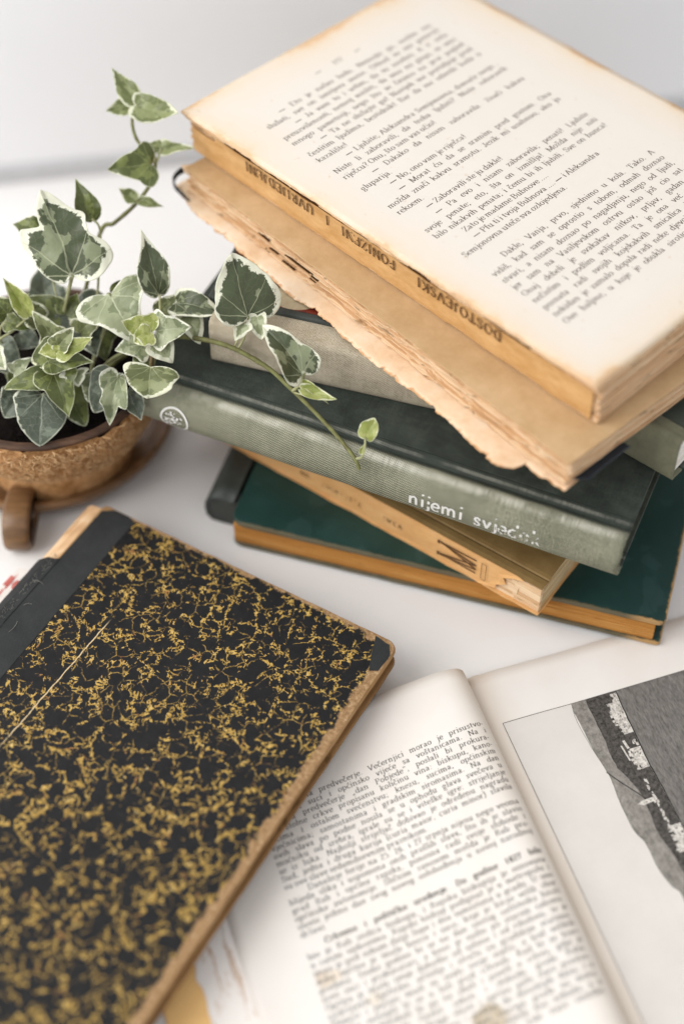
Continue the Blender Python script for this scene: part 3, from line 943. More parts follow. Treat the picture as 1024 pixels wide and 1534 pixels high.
# ------------------------------------------------------------------ teal book at the bottom of the stack
def build_teal_book():
    r = root("teal_book", (-4.38, 37.59, 0.03), -17.1, "large teal green hardback with ochre page edges, lowest book of the stack", "book", "books in the stack", tilt=(0, -0.5))
    out = rounded(0.0, 0.0, 17.1, 23.5, .55, 5, (1, .55, .55, 1))
    slab("cover_board", out, 1.25, 1.5, M['teal'], r, .05, .02, 3, .5)
    slab("cover_board", rounded(0.0, 0.0, 17.1, 23.5, .4, 5, (1, .5, .5, 1)), 0.0, .2, M['teal'], r, .05, .02, 5, .5)
    sheaf("page_block", .12, 16.75, .10, 23.2, .2, 1.25, 30, M['tan_edges'], r, .015, .015, 4)
    # rounded leather spine, standing out beyond the boards with its cap set back from the tail
    prof = [(-.15, 1.52), (-.4, 1.42), (-.62, 1.5), (-.95, 1.52), (-1.25, 1.38), (-1.42, 1.05), (-1.46, .7), (-1.4, .3), (-1.2, .06), (-.7, .0), (.0, .0)]
    V, F = [], []
    nx = 26
    pin = [(p[0] * .86 + .0, .76 + (p[1] - .76) * .84) for p in prof]
    for k in range(nx + 1):
        y = .95 + 22.2 * k / nx
        for q in (prof, pin):
            for (px, pz) in q:
                w = .02 * fbm(y * .6, px * 2, 1)
                V.append((px + w, y, pz + w))
    n = len(prof)
    for k in range(nx):
        for i in range(n - 1):
            a, b = k * 2 * n + i, (k + 1) * 2 * n + i
            F += [(a, b, b + 1, a + 1), (a + n, a + n + 1, b + n + 1, b + n)]
    F += [(i, i + 1, i + n + 1, i + n) for i in range(n - 1)]
    sp = mesh_obj("spine", V, F, M['spine_dark'], r, smooth=True)
    # the turned-in cap that fills the end of the spine
    slab("spine_cap", [(-1.3, 0.98), (.1, .98), (.1, 1.6), (-1.3, 1.6)], .08, 1.36, M['spine_dark'], sp, .12, .03, 2, .3)

# ------------------------------------------------------------------ tan paperback
def build_paperback():
    r = root("worn_paperback", (7.27, 33.07, 1.60), -35.8, "tan paperback with torn paper spine and M emblem, on the teal book", "book", "books in the stack")
    sheaf("page_block", -16.9, -.08, .12, 10.8, .1, 1.46, 30, M['cream_edges'], r, .03, .03, 8)
    sheaf("back_cover", -17.0, .04, -.06, 11.0, .0, .09, 1, M['tan_paper'], r, .02, .05, 9)
    # front cover with the hinge crease folded into it
    V, F = [], []
    xs = [-17 + 17.0 * i / 40 for i in range(41)]
    ys = [0.02, .2, .42, .5, .56, .7, 1.5, 4, 8, 11]
    hz = [.0, .03, .02, -.03, .02, .045, .05, .05, .05, .05]
    for top in (0, 1):
        for x in xs:
            for y, h in zip(ys, hz):
                V.append((x + (.05 * fbm(y * 1.4, 3.0) if x > -.1 else 0), y, 1.47 + h * .8 + top * .045 + .012 * fbm(x * .4, y * .5, 3)))
    n = len(ys)
    tot = n * len(xs)
    for i in range(len(xs) - 1):
        for j in range(n - 1):
            a = i * n + j
            F += [(tot + a, tot + a + n, tot + a + n + 1, tot + a + 1), (a, a + 1, a + n + 1, a + n)]
    for i in range(len(xs) - 1):
        for j in (0, n - 1):
            a = i * n + j
            F.append((a, a + n, tot + a + n, tot + a) if j == 0 else (a, tot + a, tot + a + n, a + n))
    for i in (0, len(xs) - 1):
        for j in range(n - 1):
            a = i * n + j
            F.append((a, tot + a, tot + a + 1, a + 1) if i == 0 else (a, a + 1, tot + a + 1, tot + a))
    mesh_obj("front_cover", V, F, M['tan_cover'], r, smooth=False)
    # spine paper, torn away from its right-hand end
    V, F = [], []
    zz = [.0, .25, .5, .8, 1.1, 1.35, 1.53]
    tear = [-2.6, -1.95, -1.75, -1.5, -1.55, -1.15, -.75]
    xs = 60
    for s in (0, 1):
        for i in range(xs + 1):
            for z, te in zip(zz, tear):
                x = -17 + (te + 17) * i / xs
                if i == xs:
                    x += .18 * fbm(z * 3.0, 1.0)
                lowtear = 0.0
                zc = z
                if z == 0:
                    zc = -.0 + .05 * fbm(x * .8, 4.0) + .02
                y = -.03 - .02 * fbm(x * .6, z * 1.5, 2) - (.05 if i == xs else 0) + s * .04
                V.append((x, y, zc))
    n = len(zz)
    tot = n * (xs + 1)
    for i in range(xs):
        for j in range(n - 1):
            a = i * n + j
            F += [(a, a + n, a + n + 1, a + 1), (tot + a, tot + a + 1, tot + a + n + 1, tot + a + n)]
        for j in (0, n - 1):
            a = i * n + j
            F.append((a, tot + a, tot + a + n, a + n))
    for j in range(n - 1):
        a = xs * n + j
        F.append((a, tot + a, tot + a + 1, a + 1))
    sp = mesh_obj("spine_paper", V, F, M['tan_paper'], r)
    # folded sections laid bare where the paper is torn
    rnd = random.Random(5)
    V, F, T = [], [], []
    for k in range(7):
        for q in range(2):
            x0 = -2.5 + q * rnd.uniform(1.2, 1.5)
            x1 = -.02 - (1 - q) * rnd.uniform(.9, 1.1)
            x1 = min(x1, -.02)
            z0 = .1 + k * .19
            yo = .0 + rnd.uniform(0, .035)
            s = len(V)
            V += [(x0, yo, z0), (x1, yo, z0), (x1, yo, z0 + .175), (x0, yo, z0 + .175), (x0, .2, z0), (x1, .2, z0), (x1, .2, z0 + .175), (x0, .2, z0 + .175)]
            T += [rnd.random()] * 8
            F += [tuple(s + i for i in f) for f in ((0, 1, 2, 3), (0, 4, 5, 1), (3, 2, 6, 7), (1, 5, 6, 2), (0, 3, 7, 4))]
    mesh_obj("bare_sections", V, F, M['old_edges'], r, attrs={'tone': T}, kind='stuff')
    # lettering that reads along the spine and the emblem beside its foot
    mp = lambda u, v, e: (u, -.075 - e, v)
    rndm = lambda c: .25
    lettering("spine_lettering", [("NB", -10.95, .62, .17, 0.5), ("CIGARETTE", -9.9, .62, .15, 2.5), ("SMEA", -7.0, .62, .16, 0.95)], mp, M['ink_brown'], sp, .09, .05, True, .25, drop=lambda c: .3, seed=11)
    V, F = [], []
    def bar(p, q, w):
        s = len(V)
        dx, dz = q[0] - p[0], q[1] - p[1]
        l = math.hypot(dx, dz)
        nx, nz = -dz / l * w, dx / l * w
        y = -.078 - .0006 * s
        V.extend([(p[0] + nx, y, p[1] + nz), (p[0] - nx, y, p[1] - nz), (q[0] - nx, y, q[1] - nz), (q[0] + nx, y, q[1] + nz)])
        F.append((s, s + 1, s + 2, s + 3))
    for p, q in (((-4.35, 1.18), (-2.75, 1.22)), ((-4.35, 1.18), (-2.75, .93)), ((-4.35, .5), (-2.75, .93)), ((-4.35, .5), (-2.75, .48)), ((-4.35, 1.22), (-2.75, .72)), ((-4.35, .46), (-2.75, .70))):
        bar(p, q, .035)
    bar((-4.42, 1.08), (-4.42, 1.28), .05)
    bar((-4.42, .4), (-4.42, .6), .05)
    for x in (-2.5, -2.3):
        bar((x, .36), (x, 1.3), .012)
    bar((-2.5, .36), (-2.3, .36), .012)
    bar((-2.5, 1.3), (-2.3, 1.3), .012)
    mesh_obj("emblem", V, F, M['ink_brown'], sp)

# ------------------------------------------------------------------ grey green clothbound book with white lettering
def build_grey_book():
    r = root("grey_green_book", (-7.54, 40.11, 4.94), -24, "dark green clothbound book with faded grey spine and worn white lettering, under the ivy stem", "book", "books in the stack", size=.96)
    L = 19.7
    prof = [(.95, .0), (.62, -.0), (.3, .0), (.02, .06), (-.25, .22), (-.46, .5), (-.58, .85), (-.58, 1.15), (-.48, 1.5), (-.28, 1.82), (-.08, 2.0), (.1, 2.06), (.28, 2.05), (.42, 1.99), (.55, 1.94), (.66, 1.99), (.76, 2.05), (.95, 2.06)]
    sp = profile_strip("spine", spline(prof, 3), 0, L, 90, M['faded'], r, .1, .012, 3, .03)
    slab("cover_board", rounded(.0, .93, L, 13.6, .12, 3), 1.85, 2.06, M['dark_cloth'], r, .06, .012, 2, .4)
    slab("cover_board", rounded(.0, .93, L, 13.6, .12, 3), .0, .2, M['dark_cloth'], r, .06, .012, 7, .4)
    sheaf("page_block", .3, L - .3, -.3, 13.2, .2, 1.85, 16, M['cream_edges'], r, .02, .015, 12, yshift=lambda z: .35 * abs(z - 1.0) ** 2)
    fine = spline(prof, 3)[9:34]
    PY = [p[0] for p in fine]
    PZ = [p[1] for p in fine]
    def mp(u, v, e):
        return (u, float(np.interp(v, PZ, PY)) - .034 - e, v)
    def dropper(x):
        return -9 if x < 15.0 else (.42 if x < 15.8 else .6)
    lettering("spine_lettering", [("nijemi", 11.55, .82, .42, 2.35), ("svjedok", 14.15, .82, .42, 3.0)], mp, M['white_ink'], sp, .12, .10, False, .02, drop=dropper, seed=21, fine=True)
    # publisher's device: a ring round a small engraved head
    V, F = [], []
    def ring(cx, cz, ro, ri, a0=0, a1=360, n=40, lift=0):
        s = len(V)
        for i in range(n + 1):
            a = R(a0 + (a1 - a0) * i / n)
            V.append(mp(cx + ro * math.cos(a), cz + ro * math.sin(a), lift))
            V.append(mp(cx + ri * math.cos(a), cz + ri * math.sin(a), lift))
        for i in range(n):
            F.append((s + 2 * i, s + 2 * i + 1, s + 2 * i + 3, s + 2 * i + 2))
    cx, cz = 1.72, .98
    ring(cx, cz, .62, .53)
    rnd = random.Random(4)
    for k in range(70):
        a = rnd.uniform(0, 6.28)
        q = rnd.uniform(0, .4) ** 1.0
        px, pz = cx + q * math.cos(a) - .03, cz + .06 + q * math.sin(a) * .85
        if px > cx + .02 and pz < cz - .1 or abs(px - cx - .12) < .035:
            continue
        w, h = rnd.uniform(.02, .06), rnd.uniform(.015, .04)
        s = len(V)
        t = rnd.uniform(-.6, .6)
        for (dx, dz) in ((-w, -h), (w, -h), (w, h), (-w, h)):
            V.append(mp(px + dx * math.cos(t) - dz * math.sin(t), pz + dx * math.sin(t) + dz * math.cos(t), .0008 * k + .001))
        F.append((s, s + 1, s + 2, s + 3))
    mesh_obj("emblem", V, F, M['white_ink'], sp)

# ------------------------------------------------------------------ thin book that lifts the grey green one off the paperback
def build_spacer_book():
    r = root("brown_book", (-1.4, 40.6, 3.2), -24, "plain brown book deep in the stack, between tan paperback and grey green book", "book", "books in the stack")
    L, D = 12.0, 8.5
    prof = [(.6, .0), (.1, .02), (-.08, .4), (-.1, .85), (-.08, 1.3), (.1, 1.69), (.3, 1.66), (.6, 1.7)]
    profile_strip("spine", spline(prof, 2), 0, L, 30, M['tan_cover'], r, .1, .01, 8)
    slab("cover_board", rounded(0, .62, L, D, .12, 3), 1.52, 1.7, M['tan_cover'], r, .05)
    slab("cover_board", rounded(0, .62, L, D, .12, 3), .0, .16, M['tan_cover'], r, .05)
    sheaf("page_block", .2, L - .2, .1, D - .2, .16, 1.52, 8, M['cream_edges'], r, .02, .01, 25)

# ------------------------------------------------------------------ beige linen book with a dark picture on its cover
def build_linen_book():
    r = root("linen_book", (-4.90, 40.99, 6.93), -17.4, "beige linen spined book with dark glossy picture cover, behind the trailing ivy stem", "book", "books in the stack", size=.96)
    L, D = 11.3, 11.5
    prof = [(.6, .0), (.2, .0), (.04, .06), (-.03, .3), (-.05, .8), (-.06, 1.2), (-.05, 1.6), (-.02, 1.95), (.06, 2.09), (.2, 2.13), (.6, 2.13), (1.0, 2.12), (1.3, 2.12)]
    profile_strip("spine", spline(prof, 2), 0, L, 50, M['linen'], r, .1, .01, 5, .02)
    slab("cover_board", rounded(0, .62, L, D, .15, 3), .0, .2, M['linen'], r, .05)
    sheaf("page_block", .2, L - .2, .3, D - .2, .2, 1.95, 14, M['cream_edges'], r, .02, .01, 14)
    # jacket board: rolled black front edge, laminated picture behind it
    b = slab("cover_board", rounded(-.5, 1.12, L, D, .3, 4), 2.0, 2.26, M['spine_dark'], r, .13, .0)
    slab("cover_picture", rounded(-.3, 1.42, L - .1, D - .1, .1, 2), 2.26, 2.27, M['jacket_brown'], b, .004)
    slab("cover_picture", [(2.75 + .95 * math.cos(R(a)), 2.05 + .62 * math.sin(R(a))) for a in range(0, 360, 15)], 2.272, 2.278, M['jacket_oval'], b, .002)
    slab("cover_picture", [(1.7, 1.44), (5.2, 1.44), (5.2, 1.78), (4.0, 1.72), (3.0, 1.58)], 2.272, 2.276, M['jacket_red'], b, .002)

# ------------------------------------------------------------------ small olive book to the right
def build_olive_book():
    r = root("olive_book", (11.60, 35.0, 6.93), -40, "small olive green book with pale page edges, sticking out under the old book at right", "book", "books in the stack", size=.96)
    L, D = 7.4, 10.5
    prof = [(.7, .0), (.2, .0), (.0, .1), (-.06, .5), (-.08, 1.1), (-.06, 1.7), (.0, 2.0), (.1, 2.12), (.25, 2.13), (.4, 2.06), (.55, 2.1), (.7, 2.12)]
    profile_strip("spine", spline(prof, 2), -L, 0, 40, M['olive'], r, .1, .01, 8, .03)
    slab("cover_board", rounded(-L, .72, 0, D, .12, 3), 1.95, 2.13, M['grey_board'], r, .05, .01, 3, .5)
    slab("cover_board", rounded(-L, .72, 0, D, .12, 3), .0, .18, M['grey_board'], r, .05, .01, 4, .5)
    sheaf("page_block", -L + .2, -.12, .3, D - .2, .18, 1.95, 14, M['white_edges'], r, .02, .01, 15)

# ------------------------------------------------------------------ tattered book under the open block
def build_tattered_book():
    r = root("tattered_book", (-6.11, 48.08, 9.29), -48.575, "tattered coverless book with ragged torn wrapper and split spine, second from top of the stack", "book", "books in the stack", size=.96)
    L, D = 21.25, 15.2
    # split and darkened back of the sections
    def tones(k):
        return (0.2, .9, .5, 1.0, .3, .8, .6, .1, .75, .45, 1.0, .25, .7, .5)[k % 14]
    sheaf("page_block", .1, L, .06, D, .0, 1.16, 30, M['old_edges'], r, .06, .07, 31, .22, gap=.2, tones=tones, chips=.09, sect=.09)
    slab("wrapper_sheet", rounded(.0, -.02, L + .05, D, .06, 2), 1.16, 1.21, M['ledge'], r, .015, .03, 4, .3)
    # the backing strips that still cling to the spine
    rnd = random.Random(9)
    V, F = [], []
    for k in range(9):
        x0 = rnd.uniform(10, 17) if k > 9 else rnd.uniform(4.2, 8.2)
        ln = rnd.uniform(.3, 1.6)
        z0 = rnd.uniform(.1, 1.0)
        h = rnd.uniform(.006, .022)
        y = .0 + rnd.uniform(-.02, .03)
        s = len(V)
        sl = rnd.uniform(-.04, .04)
        for (dx, dz) in ((0, 0), (ln, sl), (ln * .9, sl + h), (.05, h)):
            V += [(x0 + dx, y, z0 + dz), (x0 + dx, y + .1, z0 + dz)]
        F += [(s, s + 2, s + 4, s + 6), (s + 1, s + 7, s + 5, s + 3), (s, s + 1, s + 3, s + 2), (s + 4, s + 5, s + 7, s + 6), (s + 2, s + 3, s + 5, s + 4), (s, s + 6, s + 7, s + 1)]
    mesh_obj("spine_shreds", V, F, M['dark_crack'], r, kind='stuff')
    # torn wrapper spread out below, one ragged sheet
    edge = [(-.62, .45), (-.64, -.16), (-.15, -.26), (1.25, -.58), (2.31, -.63), (3.15, -.61), (4.4, -.7), (5.42, -.74), (7.37, -.85), (8.6, -.71), (9.96, -.71), (11.27, -.86), (12.41, -.89), (13.83, -.84), (15.21, -.8), (16.67, -.88), (18.21, -1.06), (18.98, -.99), (19.47, -.66), (19.62, -.28), (20.11, -.32), (21.32, -.09)]
    P = spline(edge, 22)
    P = [(x + .03 * fbm(x * 2.5, 1.1), y + .05 * fbm(x * 1.3, 8.2) + .035 * fbm(x * 5.7, 2.2) + .02 * fbm(x * 17.0, 4.2) + (.09 if mnoise.noise(Vector((x * 2.3, 3.3, 1))) > .38 else 0)) for x, y in P]
    V, F, T = [], [], []
    rows = 9
    for s in (0, 1):
        for (x, y) in P:
            for j in range(rows):
                t = j / (rows - 1)
                yy = y + (2.4 - y) * t ** 1.3
                droop = -.1 * (1 - t) ** 2 * (0.6 + .5 * fbm(x * .45, 5.0)) + .05 * (1 - t) * fbm(x * 1.2, y, 6.0)
                V.append((x, yy, -.02 + droop - s * .012))
                T.append((1 - t) ** 2.2)
    n = rows
    tot = len(P) * rows
    for i in range(len(P) - 1):
        for j in range(n - 1):
            a = i * n + j
            F += [(a, a + n, a + n + 1, a + 1), (tot + a, tot + a + 1, tot + a + n + 1, tot + a + n)]
        a = i * n
        F.append((a, tot + a, tot + a + n, a + n))
    for i in (0, len(P) - 1):
        for j in range(n - 1):
            a = i * n + j
            F.append((a, a + 1, tot + a + 1, tot + a))
    mesh_obj("torn_wrapper", V, F, M['torn'], r, attrs={'tone': T}, smooth=True)
    slab("back_board", rounded(.3, 2.3, L - .1, D, .3, 3), -.06, .0, M['torn'], r, .02, .03, 6, .4)
    slab("back_board_corner", [(20.2, .6), (21.0, .25), (21.55, .9), (21.5, 3.1), (20.3, 3.0)], -.09, .02, M['navy'], r, .03, .05, 2, .2)
    # blue cloth corner curling up at the head of the spine
    C = spline([(-.15, .9, .62), (-.42, .55, .66), (-.62, .1, .55), (-.68, -.18, .3), (-.5, -.28, .08), (-.1, -.3, -.02), (.5, -.36, -.05)], 6)
    V, F = [], []
    for i, (x, y, z) in enumerate(C):
        w = .16 * (1 - .5 * i / len(C)) + .03 * fbm(i * .4, 2)
        V += [(x, y, z + w), (x + .05, y + .05, z + w), (x + .05, y + .05, z - w), (x, y, z - w)]
    for i in range(len(C) - 1):
        for j in range(4):
            F.append((4 * i + j, 4 * i + (j + 1) % 4, 4 * i + 4 + (j + 1) % 4, 4 * i + 4 + j))
    F += [(0, 1, 2, 3), tuple(len(V) - 4 + j for j in (3, 2, 1, 0))]
    mesh_obj("curled_corner", V, F, M['navy'], r, smooth=False)
    slab("corner_flake", [(-.35, .05), (.15, -.12), (.35, .3), (-.1, .55)], 1.0, 1.05, M['torn'], r, .015, .08, 3, .12)

# ------------------------------------------------------------------ loose block with the printed page, top of the stack
PAGE_TEXT = [
 (1, "— Eto je našao ludu. Nemojte ga, molim vas"),
 (0, "slušati, sve on ismijava mene. Otkud su oni generali"),
 (1, "— Ja vam to i velim, da su zasebni. A v. vaša"),
 (0, "preuzvišenosti, nemoj misliti, da smo mi glupi, ni smo"),
 (0, "mnogo pametniji, nego što se činimo na prvi pogled"),
 (1, "— Ta ne slušajte ga! Navijek me postidjuje pred"),
 (0, "čestitim ljudima, bestidnik! Bar da me odvede kada u"),
 (2, "kazalište!"),
 (1, "— Ljubite, Aleksandra Semjonovna, domaće svoje..."),
 (0, "Niste li zaboravili, da treba ljubiti? Niste zaboravili"),
 (2, "riječcu? Onu, što sam vas učio!"),
 (1, "— Dakako da nisam zaboravila. Znači kakvu"),
 (2, "gluparija."),
 (3, "— No, ono vam je riječca!"),
 (1, "— Morat ću da se sramim pred gostom. Ona"),
 (0, "možda znači kakvu sramotu. Jezik mi usahnuo, ako ju"),
 (2, "rekoem."),
 (3, "— Zaboravili ste ju dakle!"),
 (1, "— Pa evo i nisam zaboravila; penati! Ljubite"),
 (0, "svoje penate; eto, šta on izmišlja! Možda nije niti"),
 (0, "bilo nikakvih penata; i čemu bi ih ljubili. Sve on bunca!"),
 (3, "Zato je madame Bubnove ...."),
 (3, "— Pfu ti i tvoja Bubnova .... — i Aleksandra"),
 (2, "Semjonovna uteče sva ozlojedjena."),
 (4, ""),
 (1, "Dakle, Vanja, prvo, sjednimo u kola. Tako. A"),
 (0, "vidiš, kad sam se oprostio s tobom, odmah doznao"),
 (0, "stvari, a nisam doznao po nagadjanju, nego od ljudi,"),
 (0, "jer sam na Vasiljevskom ostrvu ostao još cio sat."),
 (0, "Onaj debeli je svakakav nitkov, prljav, gadan, s"),
 (0, "nečistim i podlim voljicama. Ta je ona već davno"),
 (0, "poznata radi svojih kojekakvih smicalica i spletki;"),
 (0, "nekidan je zamalo dopala radi neke djevojčice iz kuće."),
 (0, "Ove haljine, u koje je obukla siroticu, nisu mi dale"),
]
def build_loose_block():
    r = root("loose_page_block", (-6.18, 48.90, 10.48), -45.8, "loose book block open at yellowed printed page 177, topmost of the stack", "book", "books in the stack", size=.96)
    L, D = 21.4, 14.45
    ys = lambda z: float(np.interp(z, [0, .3, 1.2, 1.55, 1.8, 2.08], [.46, .42, .42, .36, .12, .02]))
    sheaf("page_block", .05, L, 0, D, .0, 1.56, 44, M['old_edges'], r, .035, .04, 41, .4, yshift=ys, gap=.15, sect=.08)
    sheaf("loose_section", -.02, L, 0, D, 1.57, 2.02, 13, M['old_edges'], r, .04, .05, 47, .25, yshift=ys, gap=.12, chips=.06, sect=.05)
    # top leaf, gently uneven
    nx, ny = 70, 48
    V, F = [], []
    def ez(x, y):
        return 2.035 + .02 * fbm(x * .25, y * .25, 1) - .03 * math.exp(-y * 3) - .05 * math.exp(-((L - x) ** 2 + (D - y) ** 2) * .3)
    for s in (0, 1):
        for i in range(nx + 1):
            for j in range(ny + 1):
                x, y = L * i / nx, D * j / ny
                e = .03 * fbm(x * 1.3, y * 1.3, 7)
                if j == 0:
                    y += abs(e) + .35 * max(0, fbm(x * .7, 2.2) - .32)
                if j == ny:
                    y += e
                if i == 0 or i == nx:
                    x += e
                V.append((x, y, ez(x, y) + .045 - s * .02))
    m_ = ny + 1
    tot = (nx + 1) * m_
    for i in range(nx):
        for j in range(ny):
            a = i * m_ + j
            F += [(a, a + m_, a + m_ + 1, a + 1), (tot + a, tot + a + 1, tot + a + m_ + 1, tot + a + m_)]
        for j in (0, ny):
            a = i * m_ + j
            F.append((a, tot + a, tot + a + m_, a + m_) if j == 0 else (a, a + m_, tot + a + m_, tot + a))
    for j in range(ny):
        for i in (0, nx):
            a = i * m_ + j
            F.append((a, a + 1, tot + a + 1, tot + a) if i == 0 else (a, tot + a, tot + a + 1, a + 1))
    pg = mesh_obj("printed_page", V, F, M['page'], r, smooth=True)
    mp = lambda u, v, e: (-v, u, ez(-v, u) + .0475 + e * .3)
    lines = [("— 177 —", 5.55, -2.05, .17, 2.6)]
    x = 2.72
    for kind, t in PAGE_TEXT:
        x0, w = 1.72, 9.75
        if kind == 1:
            x0, w = 2.75, 8.72
        elif kind == 2:
            w = None
        elif kind == 3:
            x0, w = 2.75, None
        if t:
            lines.append((t, x0, -x - .17, .18, w))
        x += .478
    lettering("printed_text", lines, mp, M['ink'], pg, .10, .034, True, .0, seed=5, wide=1.12)
    # paper left on the spine, with the title in capitals (it reads from the foot of the book)
    V, F = [], []
    nz = 16
    nn = 110
    for s in (0, 1):
        for i in range(nn + 1):
            x = .25 + (L - .5) * i / nn
            zt = 1.52 + .10 * fbm(x * .8, 1.7) - (.25 if x < 1.6 else 0)
            zb = .1 + .09 * fbm(x * .9, 5.1)
            for j in range(nz):
                z = zb + (zt - zb) * j / (nz - 1)
                V.append((x, ys(z) - .07 + .012 * fbm(x * .7, z * 2, 3) + s * .03, z))
    tot = (nn + 1) * nz
    for i in range(nn):
        for j in range(nz - 1):
            a = i * nz + j
            F += [(a, a + nz, a + nz + 1, a + 1), (tot + a, tot + a + 1, tot + a + nz + 1, tot + a + nz)]
        for j in (0, nz - 1):
            a = i * nz + j
            F.append((a, tot + a, tot + a + nz, a + nz))
    for j in range(nz - 1):
        F.append((j, tot + j, tot + j + 1, j + 1))
    sp = mesh_obj("spine_paper", V, F, M['old_spine'], r)
    ms = lambda u, v, e: (L - u, ys(1.56 - v) - .118 - e, 1.56 - v)
    lettering("spine_lettering", [("PONIZENI I UVRIJEDJENI", L - 11.75, .14, .30, 8.3), ("DOSTOJEVSKI", L - 17.0, .14, .31, 4.7)], ms, M['ink_brown'], sp, .115, .075, True, .06, drop=lambda c: .02, seed=9)
    # cracks between the sections near the head
    rnd = random.Random(12)
    V, F = [], []
    for k in range(22):
        x0 = rnd.uniform(1.5, 9.0) if k < 16 else rnd.uniform(9, 19)
        ln = rnd.uniform(.4, 1.5)
        z0 = rnd.choice((1.56, 1.66, 1.73, 1.8)) + rnd.uniform(-.02, .02)
        y = ys(z0) - .06
        h = rnd.uniform(.012, .03)
        s = len(V)
        for (dx, dz) in ((0, 0), (ln, rnd.uniform(-.02, .02)), (ln * .92, h), (.04, h)):
            V += [(x0 + dx, y, z0 + dz), (x0 + dx, y + .1, z0 + dz)]
        F += [(s, s + 2, s + 4, s + 6), (s + 1, s + 7, s + 5, s + 3), (s, s + 1, s + 3, s + 2), (s + 4, s + 5, s + 7, s + 6), (s + 2, s + 3, s + 5, s + 4), (s, s + 6, s + 7, s + 1)]
    mesh_obj("spine_cracks", V, F, M['dark_crack'], r, kind='stuff')

